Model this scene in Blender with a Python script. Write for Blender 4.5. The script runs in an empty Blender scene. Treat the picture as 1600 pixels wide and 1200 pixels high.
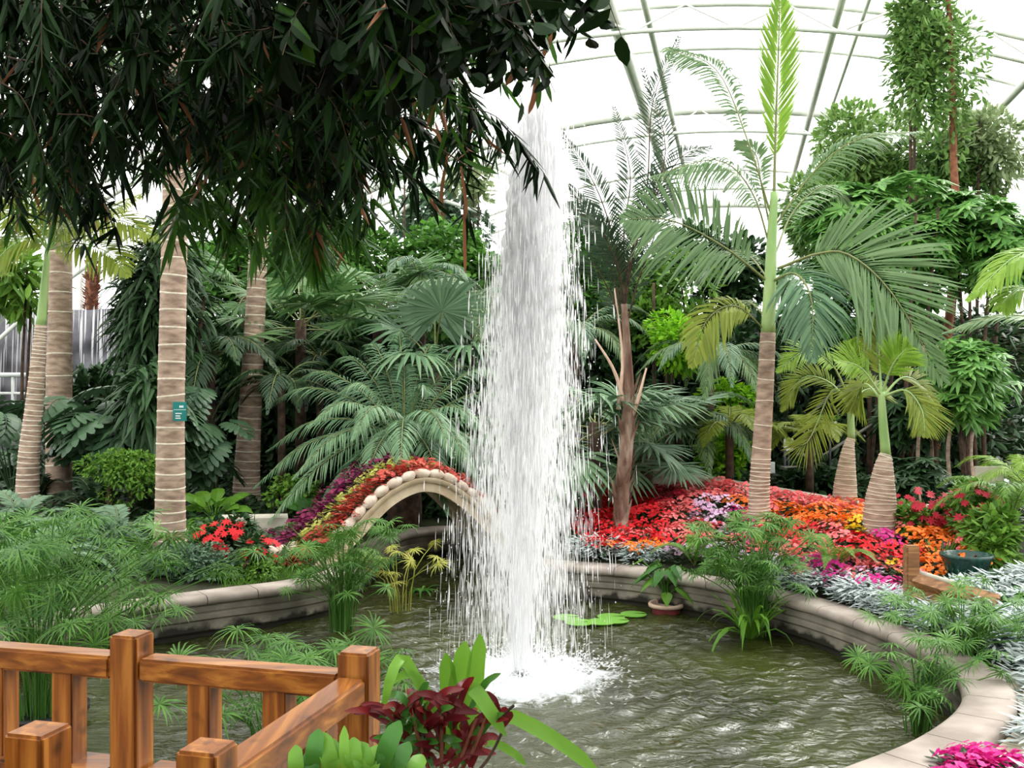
import bpy, bmesh, math, random
import numpy as np
from mathutils import Vector, Matrix
SC = bpy.context.scene
COL = SC.collection
rng = np.random.default_rng(7)
PI = math.pi
F = 1570.0; EYE = 2.4

# ------------------------------------------------------------------ camera, sky, exposure
cam = bpy.data.cameras.new('camera'); cam.sensor_width = 36; cam.lens = F/1600*36
cam.clip_end = 300
co = bpy.data.objects.new('camera', cam); COL.objects.link(co)
co.location = (0, 0, EYE); co.rotation_euler = (PI/2, 0, 0)
SC.camera = co
W = bpy.data.worlds.new('overcast_sky'); SC.world = W; W.use_nodes = True
nt = W.node_tree; nt.nodes.clear()
wo = nt.nodes.new('ShaderNodeOutputWorld'); bg = nt.nodes.new('ShaderNodeBackground')
bg.inputs[0].default_value = (1.0, .99, .97, 1); bg.inputs[1].default_value = 2.3
nt.links.new(bg.outputs[0], wo.inputs[0])
sun = bpy.data.lights.new('soft_sun', 'SUN'); sun.energy = 2.4; sun.angle = math.radians(35); sun.color = (1, .97, .92)
so = bpy.data.objects.new('soft_sun', sun); COL.objects.link(so); so.rotation_euler = (math.radians(-28), math.radians(38), 0)
so.location = (8, 5, 30)
SC.view_settings.view_transform = 'Standard'; SC.view_settings.look = 'None'
SC.view_settings.exposure = 0.4; SC.view_settings.gamma = 1.0
SC.view_settings.use_curve_mapping = False
cy = SC.cycles
cy.max_bounces = 10; cy.diffuse_bounces = 6; cy.glossy_bounces = 2; cy.transmission_bounces = 4; cy.transparent_max_bounces = 10
cy.use_denoising = True
cy.caustics_reflective = False; cy.caustics_refractive = False

# ------------------------------------------------------------------ helpers
def lin(h):
    h = h.lstrip('#'); c = [int(h[i:i+2], 16)/255 for i in (0, 2, 4)]
    return tuple((x/12.92 if x <= .04045 else ((x+.055)/1.055)**2.4) for x in c) + (1,)
def P(px, py, D): return np.array([(px-800)/F*D, D, EYE-(py-600)/F*D])
def nrm(v):
    v = np.asarray(v, float); n = np.linalg.norm(v, axis=-1, keepdims=True); n[n < 1e-9] = 1
    return v/n
UP = np.array([0, 0, 1.])

class G:
    """collects geometry, links it as one mesh object"""
    def __init__(s): s.c = []; s.n = 0
    def add(s, V, Fs, mat=0, smooth=False):
        V = np.asarray(V, float).reshape(-1, 3)
        for f in (Fs if isinstance(Fs, list) else [Fs]):
            f = np.asarray(f, np.int64)
            if len(f): s.c.append((None, f+s.n, mat, smooth))
        s.c.append((V, None, 0, 0)); s.n += len(V)
    def mesh(s, name, mats, off=(0, 0, 0)):
        V = np.concatenate([c[0] for c in s.c if c[0] is not None]) - np.asarray(off)
        fs = [c for c in s.c if c[1] is not None]
        me = bpy.data.meshes.new(name)
        me.vertices.add(len(V)); me.vertices.foreach_set('co', V.astype(np.float32).ravel())
        tot = np.concatenate([np.full(len(c[1]), c[1].shape[1]) for c in fs])
        idx = np.concatenate([c[1].ravel() for c in fs])
        me.loops.add(len(idx)); me.loops.foreach_set('vertex_index', idx.astype(np.int32))
        me.polygons.add(len(tot))
        st = np.concatenate([[0], np.cumsum(tot)[:-1]])
        me.polygons.foreach_set('loop_start', st.astype(np.int32))
        me.polygons.foreach_set('loop_total', tot.astype(np.int32))
        me.polygons.foreach_set('material_index', np.concatenate([np.full(len(c[1]), c[2]) for c in fs]).astype(np.int32))
        me.polygons.foreach_set('use_smooth', np.concatenate([np.full(len(c[1]), bool(c[3])) for c in fs]))
        for m in (mats if isinstance(mats, (list, tuple)) else [mats]): me.materials.append(m)
        me.update(calc_edges=True); me.validate()
        return me

WL = {}
def reg(o, loc): WL[o.name] = np.array(loc, float)
def tag(o, label, cat, group=None, kind=None):
    o['label'] = label; o['category'] = cat
    if group: o['group'] = group
    if kind: o['kind'] = kind
    return o
def thing(name, label, cat, loc, group=None):
    o = bpy.data.objects.new(name, None); o.empty_display_size = .1; COL.objects.link(o)
    o.location = tuple(loc); reg(o, loc); return tag(o, label, cat, group)
def part(g, name, mats, parent=None, loc=None, stuff=False):
    """g is geometry in world coordinates; parent gives the frame"""
    base = WL[parent.name] if parent else (np.array(loc, float) if loc is not None else np.zeros(3))
    o = bpy.data.objects.new(name, g.mesh(name, mats, base)); COL.objects.link(o)
    if parent: o.parent = parent; reg(o, base)
    else: o.location = tuple(base); reg(o, base)
    if stuff: o['kind'] = 'stuff'
    return o
def place(me, name, parent, pos, rot=(0, 0, 0), sc=1.0):
    """object sharing mesh me; pos in world coordinates"""
    o = bpy.data.objects.new(name, me); COL.objects.link(o)
    b = WL[parent.name] if parent else np.zeros(3)
    if parent: o.parent = parent
    o.location = tuple(np.asarray(pos)-b); o.rotation_euler = rot
    o.scale = (sc, sc, sc) if np.isscalar(sc) else sc
    reg(o, pos)
    return o
def struct(g, name, mats, loc=None):
    o = part(g, name, mats, None, loc); o['kind'] = 'structure'; return o

# geometry generators --------------------------------------------------------
def leaves(g, P0, D, N, L, Wd, prof=((.35, 1), (.75, .7)), droop=0., fold=.15, mat=0, smooth=False):
    P0 = np.asarray(P0, float).reshape(-1, 3); n = len(P0)
    D = nrm(np.broadcast_to(D, (n, 3))); N = np.broadcast_to(N, (n, 3))
    S = nrm(np.cross(D, N)); N = nrm(np.cross(S, D))
    L = np.broadcast_to(L, (n,)).astype(float)[:, None]; Wd = np.broadcast_to(Wd, (n,)).astype(float)[:, None]
    dr = np.broadcast_to(droop, (n,)).astype(float)[:, None]
    def cl(t): return P0 + D*L*t - UP*dr*L*t*t - D*np.minimum(dr, 1)*L*t*t*.25
    vs = [cl(0)]; k = 0
    for t, w in prof:
        c = cl(t); h = Wd*w*.5
        if fold is None: vs += [c-S*h, c+S*h]
        else: vs += [c-S*h-N*h*fold*2, c, c+S*h-N*h*fold*2]
    vs.append(cl(1)); nv = len(vs)
    V = np.stack(vs, 1).reshape(-1, 3)
    K = len(prof); q = []; t3 = []
    if fold is None:
        t3.append((0, 2, 1))
        for i in range(K-1): a = 1+2*i; q.append((a, a+1, a+3, a+2))
        a = 1+2*(K-1); t3.append((a, a+1, nv-1))
    else:
        t3 += [(0, 2, 1), (0, 3, 2)]
        for i in range(K-1):
            a = 1+3*i; q += [(a, a+1, a+4, a+3), (a+1, a+2, a+5, a+4)]
        a = 1+3*(K-1); t3 += [(a, a+1, nv-1), (a+1, a+2, nv-1)]
    off = (np.arange(n)*nv)[:, None, None]
    Fs = [(np.array(t3)[None]+off).reshape(-1, 3)]
    if q: Fs.append((np.array(q)[None]+off).reshape(-1, 4))
    g.add(V, Fs, mat, smooth)
def crom(pts, n, closed=False):
    pts = np.asarray(pts, float); m = len(pts)
    if closed: ext = np.concatenate([pts[-1:], pts, pts[:2]]); seg = m
    else: ext = np.concatenate([[2*pts[0]-pts[1]], pts, [2*pts[-1]-pts[-2]]]); seg = m-1
    t = np.linspace(0, seg, n, endpoint=not closed); i = np.minimum(t.astype(int), seg-1); u = (t-i)[:, None]
    a, b, c, d = ext[i], ext[i+1], ext[i+2], ext[i+3]
    return .5*(2*b+(c-a)*u+(2*a-5*b+4*c-d)*u**2+(3*b-a-3*c+d)*u**3)
def tube(g, pts, r, k=8, mat=0, cap=True, smooth=True):
    pts = np.asarray(pts, float); n = len(pts); r = np.broadcast_to(r, (n,)).astype(float)
    T = nrm(np.gradient(pts, axis=0)); ref = np.array([0, 0, 1.]) if abs(T[:, 2]).mean() < .8 else np.array([0, 1., 0])
    A = nrm(np.cross(T, ref)); B = np.cross(T, A)
    th = np.linspace(0, 2*PI, k, endpoint=False)
    V = pts[:, None] + r[:, None, None]*(A[:, None]*np.cos(th)[None, :, None]+B[:, None]*np.sin(th)[None, :, None])
    V = V.reshape(-1, 3); i = np.arange(n-1)[:, None]*k; j = np.arange(k)[None]; j2 = (j+1) % k
    Fs = [np.stack([i+j, i+j2, i+k+j2, i+k+j], -1).reshape(-1, 4)]
    if cap:
        V = np.concatenate([V, pts[:1], pts[-1:]]); c = n*k; jj = np.arange(k); jn = (jj+1) % k
        Fs.append(np.concatenate([np.stack([np.full(k, c), jn, jj], -1), np.stack([np.full(k, c+1), (n-1)*k+jj, (n-1)*k+jn], -1)]))
    g.add(V, Fs, mat, smooth)
def box(g, c, half, ax=None, mat=0, bev=0.0):
    """box with chamfered edges; ax = 3x3 rows of axes"""
    bm = bmesh.new(); bmesh.ops.create_cube(bm, size=2)
    for v in bm.verts: v.co = Vector([v.co[i]*half[i] for i in range(3)])
    if bev: bmesh.ops.bevel(bm, geom=bm.edges[:], offset=bev, segments=2, affect='EDGES')
    bmesh.ops.triangulate(bm, faces=bm.faces[:])
    bm.verts.ensure_lookup_table()
    V = np.array([v.co[:] for v in bm.verts]); Fc = np.array([[v.index for v in f.verts] for f in bm.faces]); bm.free()
    if ax is not None: V = V @ np.asarray(ax)
    g.add(V+np.asarray(c), Fc, mat)
def lathe(g, c, prof, k=20, mat=0, smooth=True):
    pr = np.array(prof, float); th = np.linspace(0, 2*PI, k, endpoint=False); n = len(pr)
    V = np.stack([pr[:, 0:1]*np.cos(th), pr[:, 0:1]*np.sin(th), np.repeat(pr[:, 1:2], k, 1)], -1).reshape(-1, 3)+np.asarray(c)
    i = np.arange(n-1)[:, None]*k; j = np.arange(k)[None]; j2 = (j+1) % k
    g.add(V, np.stack([i+j, i+j2, i+k+j2, i+k+j], -1).reshape(-1, 4), mat, smooth)
def grid(g, Pm, mat=0, smooth=True):
    n, m = Pm.shape[:2]; i = np.arange(n-1)[:, None]*m; j = np.arange(m-1)[None]
    g.add(Pm.reshape(-1, 3), np.stack([i+j, i+j+1, i+m+j+1, i+m+j], -1).reshape(-1, 4), mat, smooth)
def rock(g, c, r, mat=0, rough=.2, seed=0, k=(12, 8)):
    rg = np.random.default_rng(seed); a = np.linspace(0, 2*PI, k[0]+1)[:-1]; b = np.linspace(0, PI, k[1])
    A, B = np.meshgrid(a, b, indexing='ij'); d = np.stack([np.cos(A)*np.sin(B), np.sin(A)*np.sin(B), np.cos(B)], -1)
    f = np.ones(A.shape)
    for _ in range(5):
        w = nrm(rg.normal(size=3)); f += rough*.5*np.sin(d@w*rg.uniform(2, 5)+rg.uniform(0, 6))
    V = d*f[..., None]*np.asarray(r)+np.asarray(c)
    V = np.concatenate([V, V[:1]], 0); grid(g, V, mat)
def vnoise(x, y, sc, seed=0):
    rg = np.random.default_rng(seed); s = 0
    for _ in range(7):
        a = rg.uniform(0, 2*PI); fr = rg.uniform(.6, 1.6)/sc
        s = s+np.sin((x*math.cos(a)+y*math.sin(a))*fr+rg.uniform(0, 6))
    return s/7

# ------------------------------------------------------------------ materials
def newmat(name):
    m = bpy.data.materials.new(name); m.use_nodes = True; nt = m.node_tree
    return m, nt, nt.nodes['Principled BSDF'], nt.nodes['Material Output']
def leafmat(name, c1, c2, trans=.3, rough=.45, tc=None, spec=.25, hue=.0):
    m, nt, b, out = newmat(name); N = nt.nodes; Lk = nt.links
    ge = N.new('ShaderNodeNewGeometry'); oi = N.new('ShaderNodeObjectInfo')
    ad = N.new('ShaderNodeMath'); ad.operation = 'ADD'; Lk.new(ge.outputs['Random Per Island'], ad.inputs[0])
    mu = N.new('ShaderNodeMath'); mu.operation = 'MULTIPLY'; mu.inputs[1].default_value = .5; Lk.new(oi.outputs['Random'], mu.inputs[0]); Lk.new(mu.outputs[0], ad.inputs[1])
    mr = N.new('ShaderNodeMapRange'); mr.inputs[2].default_value = 1.5; Lk.new(ad.outputs[0], mr.inputs[0])
    mx = N.new('ShaderNodeMix'); mx.data_type = 'RGBA'; f_ = (1.0, 1.02, .74, 1) if any(k in name for k in ('palm_leaf', 'fan_leaf', 'bush', 'umbrella', 'monstera', 'papyrus', 'shade')) else (1, 1, 1, 1)
    mx.inputs[6].default_value = tuple(a*b for a, b in zip(lin(c1), f_)); mx.inputs[7].default_value = tuple(a*b for a, b in zip(lin(c2), f_)); Lk.new(mr.outputs[0], mx.inputs[0])
    Lk.new(mx.outputs[2], b.inputs['Base Color']); b.inputs['Roughness'].default_value = rough
    b.inputs['Specular IOR Level'].default_value = spec
    if trans > 0:
        t = N.new('ShaderNodeBsdfTranslucent'); ms = N.new('ShaderNodeMixShader'); ms.inputs[0].default_value = trans
        if tc: t.inputs[0].default_value = lin(tc)
        else: Lk.new(mx.outputs[2], t.inputs[0])
        Lk.new(b.outputs[0], ms.inputs[1]); Lk.new(t.outputs[0], ms.inputs[2]); Lk.new(ms.outputs[0], out.inputs[0])
    return m
def solid(name, c1, c2=None, rough=.7, scale=8, bump=.0, stretch=(1, 1, 1), detail=5, c3=None, spec=.4, lo=.35, hi=.65):
    m, nt, b, out = newmat(name); N = nt.nodes; Lk = nt.links
    b.inputs['Roughness'].default_value = rough; b.inputs['Specular IOR Level'].default_value = spec
    if c2 is None: b.inputs['Base Color'].default_value = lin(c1); return m
    tc = N.new('ShaderNodeTexCoord'); mp = N.new('ShaderNodeMapping'); mp.inputs['Scale'].default_value = stretch
    Lk.new(tc.outputs['Object'], mp.inputs[0]); no = N.new('ShaderNodeTexNoise'); no.inputs['Scale'].default_value = scale; no.inputs['Detail'].default_value = detail
    Lk.new(mp.outputs[0], no.inputs[0]); cr = N.new('ShaderNodeValToRGB'); Lk.new(no.outputs[0], cr.inputs[0])
    cr.color_ramp.elements[0].position = lo; cr.color_ramp.elements[0].color = lin(c1)
    cr.color_ramp.elements[1].position = hi; cr.color_ramp.elements[1].color = lin(c2)
    if c3:
        e = cr.color_ramp.elements.new((lo+hi)/2); e.color = lin(c3)
    Lk.new(cr.outputs[0], b.inputs['Base Color'])
    if bump:
        bu = N.new('ShaderNodeBump'); bu.inputs['Strength'].default_value = bump; bu.inputs['Distance'].default_value = .02
        Lk.new(no.outputs[0], bu.inputs['Height']); Lk.new(bu.outputs[0], b.inputs['Normal'])
    return m

M = {}
M['palm'] = leafmat('palm_leaf', '#4a6b48', '#7c9678', .25, .35)
M['palm_bright'] = leafmat('palm_leaf_fresh', '#6f9a35', '#9cbb5a', .4, .4)
M['palm_olive'] = leafmat('palm_leaf_olive', '#6a7f30', '#9aa552', .4, .4)
M['palm_dark'] = leafmat('palm_leaf_dark', '#22362a', '#43594a', .15, .4)
M['palm_blue'] = leafmat('palm_leaf_blue_green', '#3a5e4a', '#7c9c84', .15, .38)
M['fan'] = leafmat('fan_leaf', '#3a6140', '#6f9265', .25, .4)
M['rachis'] = solid('frond_midrib', '#626c38', '#7c8450', .5, 10)
M['dry'] = leafmat('dry_leaf', '#6a4028', '#a87450', .25, .6)
M['bamboo'] = leafmat('bamboo_leaf_unlit_tone', '#060d05', '#1c3a12', .06, .6, spec=.12)  # bamboo leaf with the canopy's shade put into its near-black colour
M['bamboo_mid'] = leafmat('bamboo_leaf_lit_tone', '#1c3c12', '#4c7c26', .25, .5, spec=.2)  # same bamboo leaf, colour lightened to look lit
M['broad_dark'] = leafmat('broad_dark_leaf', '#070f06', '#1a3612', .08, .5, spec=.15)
M['bush'] = leafmat('bush_leaf', '#3f6a2c', '#7da648', .3, .45)
M['bush_bright'] = leafmat('bright_bush_leaf', '#68a822', '#a8d83c', .4, .45)
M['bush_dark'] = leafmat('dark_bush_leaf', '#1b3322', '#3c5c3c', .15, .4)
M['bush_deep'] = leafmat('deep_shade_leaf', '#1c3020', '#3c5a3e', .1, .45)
M['bush_grey'] = leafmat('grey_green_leaf', '#425f46', '#7b9878', .2, .5)
M['ivy'] = leafmat('ivy_leaf', '#3a6c24', '#6c9f42', .3, .45)
M['scheff'] = leafmat('umbrella_leaf', '#3b7038', '#83b468', .25, .33)
M['ficus'] = leafmat('fig_leaf', '#4f7a3a', '#90b062', .3, .45)
M['ficus_pale'] = leafmat('fig_leaf_pale', '#7f9668', '#a9b888', .3, .5)
M['lime'] = leafmat('strap_leaf', '#3f741c', '#7cac3c', .35, .35)
M['strap_dark'] = leafmat('strap_leaf_dark', '#224c18', '#447a2a', .2, .35)
M['cyperus'] = leafmat('papyrus_leaf', '#2f5d2a', '#6c9a4e', .25, .5)
M['monstera'] = leafmat('monstera_leaf', '#23402f', '#5f806a', .1, .4, spec=.4)
M['silver'] = leafmat('silver_leaf', '#a4b2b0', '#d8e0de', .15, .6)
M['grass'] = leafmat('grass_blade', '#3f6f22', '#72a03e', .3, .5)
M['red'] = leafmat('red_petal', '#d0101c', '#f0323a', .3, .5)
M['coral'] = leafmat('coral_petal', '#e8525c', '#ff9c98', .3, .5)
M['darkred'] = leafmat('dark_red_petal', '#a0182c', '#c82c40', .25, .5)
M['orange'] = leafmat('orange_petal', '#f06a18', '#ff9a3c', .3, .5)
M['magenta'] = leafmat('magenta_petal', '#c01078', '#e83aa0', .3, .5)
M['lilac'] = leafmat('lilac_petal', '#e0a8d8', '#fbe4f4', .3, .5)
M['yellow'] = leafmat('yellow_petal', '#f0d010', '#ffe848', .3, .5)
M['purple_leaf'] = leafmat('purple_leaf', '#5c0f3a', '#98285c', .2, .5)
M['copper_leaf'] = leafmat('copper_red_leaf', '#a8342c', '#d2604c', .25, .5)
M['gold_leaf'] = leafmat('yellow_green_leaf', '#98a03c', '#c8c468', .25, .5)
M['wine'] = leafmat('wine_red_leaf', '#300a12', '#7c2022', .25, .35)
M['white_petal'] = solid('white_petal', '#f4f4f0')
M['bark'] = solid('palm_bark', '#836c5c', '#b49c88', .8, 6, .4, (1, 1, 3), c3='#9c8674')
M['bark_dark'] = solid('dark_bark', '#2b2018', '#5a4434', .85, 9, .6)
M['bark_red'] = solid('reddish_bark', '#6b3c28', '#8f5c40', .8, 10, .4)
M['ring'] = solid('leaf_scar', '#d8cdbb', '#c0b4a0', .8, 20)
M['shaft'] = solid('green_crownshaft', '#7ea35c', '#a6bd7c', .45, 4, 0, (1, 1, .3))
M['bottle'] = solid('bottle_palm_bark', '#8c8068', '#bcac94', .8, 5, .3, (1, 1, 4), c3='#a3947c')
M['peel'] = solid('peeling_fibre', '#5c4034', '#b0a090', .9, 7, .8, (1, 1, .3), c3='#806656')
M['soil'] = solid('garden_soil', '#1c1a10', '#37401c', .95, 3, .5, detail=8)
M['concrete'] = solid('pool_concrete', '#666055', '#938c7e', .85, 3, .3, detail=8, c3='#7c7669')
_n = M['concrete'].node_tree; _b = _n.nodes['Principled BSDF']; _src = _b.inputs['Base Color'].links[0].from_socket
_t = _n.nodes.new('ShaderNodeTexCoord'); _s = _n.nodes.new('ShaderNodeSeparateXYZ'); _n.links.new(_t.outputs['Object'], _s.inputs[0])
_no = _n.nodes.new('ShaderNodeTexNoise'); _no.inputs['Scale'].default_value = 5; _no.inputs['Detail'].default_value = 8; _n.links.new(_t.outputs['Object'], _no.inputs[0])
_m = _n.nodes.new('ShaderNodeMath'); _m.operation = 'MULTIPLY_ADD'; _m.inputs[1].default_value = -.3; _n.links.new(_no.outputs[0], _m.inputs[0]); _n.links.new(_s.outputs['Z'], _m.inputs[2])
_r = _n.nodes.new('ShaderNodeMapRange'); _r.inputs[1].default_value = -.08; _r.inputs[2].default_value = -.03; _n.links.new(_m.outputs[0], _r.inputs[0])
_x = _n.nodes.new('ShaderNodeMix'); _x.data_type = 'RGBA'; _x.inputs[6].default_value = lin('#26231a'); _n.links.new(_r.outputs[0], _x.inputs[0]); _n.links.new(_src, _x.inputs[7]); _n.links.new(_x.outputs[2], _b.inputs['Base Color'])  # algae line
M['coping'] = solid('coping_concrete', '#84796f', '#aca096', .75, 3, .15, detail=8)
M['paving'] = solid('paving_stone', '#a3977c', '#cdc5b4', .85, 1.6, .15, detail=8)
M['kerb'] = solid('kerb_concrete', '#b0aa9a', '#d2cebe', .85, 4, .1)
M['plaster'] = solid('bridge_plaster', '#b8a284', '#d8c8ac', .8, 4, .15)
M['stone'] = solid('edging_stone', '#b8a694', '#d6c8b8', .8, 9, .3)
M['steel'] = solid('roof_steel', '#d0d5ca', '#dde0d6', .6, 4)
M['rail_steel'] = solid('brushed_steel', '#b8bcb8', '#cfd2cf', .4, 4)
M['cliff'] = solid('red_rock', '#3c2820', '#8a5a44', .9, 1.4, .8, (1, 1, 2.5), detail=9)
M['wet_rock'] = solid('wet_rock', '#2c2c32', '#74747c', .5, 1.5, .6, (1, 1, .6), detail=9)
M['dark_rock'] = solid('dark_rock', '#0e0c0a', '#2c241c', .95, 1.6, .8, detail=9)
M['dark_metal'] = solid('dark_metal', '#26282a', '#3c3e40', .5, 6)
M['tread'] = solid('stair_tread', '#68665e', '#8a887e', .8, 6)
M['teal'] = solid('teal_sign', '#0c6a66', '#128078', .4, 3)
M['white'] = solid('white_paint', '#f0f2f2')
M['blackpot'] = solid('black_plastic', '#0c0d0d', '#1c1e1e', .4, 5)
M['terracotta'] = solid('maroon_clay', '#7a3038', '#a04c50', .7, 6)
M['cream'] = solid('cream_clay', '#cfae98', '#dcc0ac', .7, 6)
M['greenpot'] = solid('glazed_green', '#0a2a24', '#1e4a40', .25, 22, .3)
M['nozzle'] = solid('nozzle_metal', '#3c4046', '#585c62', .35, 8)
M['pad'] = leafmat('lily_pad', '#5f9a34', '#86ba54', .1, .4)

def woodmat(name, a, b_, c):
    m, nt, b, out = newmat(name); N = nt.nodes; Lk = nt.links
    tc = N.new('ShaderNodeTexCoord'); mp = N.new('ShaderNodeMapping'); mp.inputs['Scale'].default_value = (1.2, 9, 9)
    Lk.new(tc.outputs['UV'], mp.inputs[0])
    return m, nt, b, tc, mp
def wood(name, axis, cols=('#44220c', '#824a18', '#b87c34'), rough=.32):
    m, nt, b, out = newmat(name); N = nt.nodes; Lk = nt.links
    tc = N.new('ShaderNodeTexCoord'); mp = N.new('ShaderNodeMapping')
    if axis == 'z': mp.inputs['Scale'].default_value = (26, 26, 1.6)
    elif axis == 'x': mp.inputs['Rotation'].default_value = (0, 0, math.radians(12)); mp.inputs['Scale'].default_value = (1.6, 26, 26)
    else: mp.inputs['Rotation'].default_value = (0, 0, math.radians(12)); mp.inputs['Scale'].default_value = (26, 1.6, 26)
    Lk.new(tc.outputs['Object'], mp.inputs[0]); no = N.new('ShaderNodeTexNoise'); no.inputs['Scale'].default_value = 1.3; no.inputs['Detail'].default_value = 6; no.inputs['Distortion'].default_value = .6
    Lk.new(mp.outputs[0], no.inputs[0]); cr = N.new('ShaderNodeValToRGB'); Lk.new(no.outputs[0], cr.inputs[0])
    cr.color_ramp.elements[0].position = .25; cr.color_ramp.elements[0].color = lin(cols[0]); cr.color_ramp.elements[1].position = .75; cr.color_ramp.elements[1].color = lin(cols[2])
    e = cr.color_ramp.elements.new(.5); e.color = lin(cols[1])
    n2 = N.new('ShaderNodeTexNoise'); n2.inputs['Scale'].default_value = 9; n2.inputs['Detail'].default_value = 2; Lk.new(tc.outputs['Object'], n2.inputs[0])
    c2 = N.new('ShaderNodeValToRGB'); c2.color_ramp.elements[0].position = .24; c2.color_ramp.elements[0].color = (.1, .06, .03, 1); c2.color_ramp.elements[1].position = .36; c2.color_ramp.elements[1].color = (1, 1, 1, 1)
    Lk.new(n2.outputs[0], c2.inputs[0]); mx = N.new('ShaderNodeMix'); mx.data_type = 'RGBA'; mx.blend_type = 'MULTIPLY'; mx.inputs[0].default_value = .8
    Lk.new(cr.outputs[0], mx.inputs[6]); Lk.new(c2.outputs[0], mx.inputs[7]); Lk.new(mx.outputs[2], b.inputs['Base Color'])
    b.inputs['Roughness'].default_value = rough; b.inputs['Coat Weight'].default_value = .3; b.inputs['Coat Roughness'].default_value = .25
    return m
M['wood_z'] = wood('varnished_wood_upright', 'z'); M['wood_x'] = wood('varnished_wood_rail', 'x'); M['wood_y'] = wood('varnished_wood_side_rail', 'y')
M['wood_old'] = wood('weathered_wood', 'x', ('#5c3c20', '#8a5c34', '#b08454'), .7)

# water drops and spray
m, nt, b, out = newmat('falling_water'); N = nt.nodes; Lk = nt.links
b.inputs['Base Color'].default_value = (.985, .985, .99, 1); b.inputs['Roughness'].default_value = .25
t = N.new('ShaderNodeBsdfTranslucent'); t.inputs[0].default_value = (.99, .99, 1, 1)
ms = N.new('ShaderNodeMixShader'); ms.inputs[0].default_value = .6; Lk.new(b.outputs[0], ms.inputs[1]); Lk.new(t.outputs[0], ms.inputs[2])
tr = N.new('ShaderNodeBsdfTransparent'); m2 = N.new('ShaderNodeMixShader'); m2.inputs[0].default_value = .75
Lk.new(tr.outputs[0], m2.inputs[1]); Lk.new(ms.outputs[0], m2.inputs[2]); Lk.new(m2.outputs[0], out.inputs[0]); M['spray'] = m
m = m.copy(); m.name = 'dense_water'; m.node_tree.nodes['Mix Shader.001'].inputs[0].default_value = .93; M['jet'] = m
# roof glazing
m, nt, b, out = newmat('roof_glazing'); N = nt.nodes; Lk = nt.links
gl = N.new('ShaderNodeBsdfGlossy'); gl.inputs['Roughness'].default_value = .1; tr = N.new('ShaderNodeBsdfTransparent'); tr.inputs[0].default_value = (.97, .98, .98, 1)
ms = N.new('ShaderNodeMixShader'); ms.inputs[0].default_value = .05; Lk.new(tr.outputs[0], ms.inputs[1]); Lk.new(gl.outputs[0], ms.inputs[2]); Lk.new(ms.outputs[0], out.inputs[0]); M['glass'] = m

FX, FY = P(812, 600, 8.25)[:2]
# pond water: dark olive, foam near the fountain
m, nt, b, out = newmat('pond_water'); N = nt.nodes; Lk = nt.links
tc = N.new('ShaderNodeTexCoord'); b.inputs['Roughness'].default_value = .06; b.inputs['IOR'].default_value = 1.5; b.inputs['Specular IOR Level'].default_value = .7
n1 = N.new('ShaderNodeTexNoise'); n1.inputs['Scale'].default_value = .5; n1.inputs['Detail'].default_value = 4; Lk.new(tc.outputs['Object'], n1.inputs[0])
cr = N.new('ShaderNodeValToRGB'); Lk.new(n1.outputs[0], cr.inputs[0]); cr.color_ramp.elements[0].position = .35; cr.color_ramp.elements[0].color = lin('#24260f'); cr.color_ramp.elements[1].position = .68; cr.color_ramp.elements[1].color = lin('#434a20')
mp = N.new('ShaderNodeMapping'); mp.inputs['Location'].default_value = (-FX, -FY, 0); Lk.new(tc.outputs['Object'], mp.inputs[0])
vl = N.new('ShaderNodeVectorMath'); vl.operation = 'LENGTH'; Lk.new(mp.outputs[0], vl.inputs[0])
mr = N.new('ShaderNodeMapRange'); mr.inputs[1].default_value = .25; mr.inputs[2].default_value = 1.35; mr.inputs[3].default_value = .30; mr.inputs[4].default_value = -.42; Lk.new(vl.outputs['Value'], mr.inputs[0])
n2 = N.new('ShaderNodeTexNoise'); n2.inputs['Scale'].default_value = 5; n2.inputs['Detail'].default_value = 10; n2.inputs['Roughness'].default_value = .68; n2.inputs['Distortion'].default_value = .8; Lk.new(tc.outputs['Object'], n2.inputs[0])
ad = N.new('ShaderNodeMath'); ad.operation = 'ADD'; Lk.new(mr.outputs[0], ad.inputs[0]); Lk.new(n2.outputs[0], ad.inputs[1])
c2 = N.new('ShaderNodeValToRGB'); Lk.new(ad.outputs[0], c2.inputs[0]); c2.color_ramp.elements[0].position = .46; c2.color_ramp.elements[0].color = (0, 0, 0, 1); c2.color_ramp.elements[1].position = .66; c2.color_ramp.elements[1].color = (1, 1, 1, 1)
mx = N.new('ShaderNodeMix'); mx.data_type = 'RGBA'; mx.inputs[7].default_value = (.66, .7, .72, 1); Lk.new(c2.outputs[0], mx.inputs[0]); Lk.new(cr.outputs[0], mx.inputs[6]); Lk.new(mx.outputs[2], b.inputs['Base Color'])
mr2 = N.new('ShaderNodeMapRange'); mr2.inputs[3].default_value = .06; mr2.inputs[4].default_value = .7; Lk.new(c2.outputs[0], mr2.inputs[0]); Lk.new(mr2.outputs[0], b.inputs['Roughness'])
mp3 = N.new('ShaderNodeMapping'); mp3.inputs['Scale'].default_value = (1, 1.5, 1); Lk.new(tc.outputs['Object'], mp3.inputs[0])
n3 = N.new('ShaderNodeTexNoise'); n3.inputs['Scale'].default_value = 7; n3.inputs['Detail'].default_value = 5; n3.inputs['Distortion'].default_value = 1.2; Lk.new(mp3.outputs[0], n3.inputs[0])
bu = N.new('ShaderNodeBump'); bu.inputs['Strength'].default_value = .7; bu.inputs['Distance'].default_value = .04; Lk.new(n3.outputs[0], bu.inputs['Height']); Lk.new(bu.outputs[0], b.inputs['Normal'])
M['water'] = m

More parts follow.
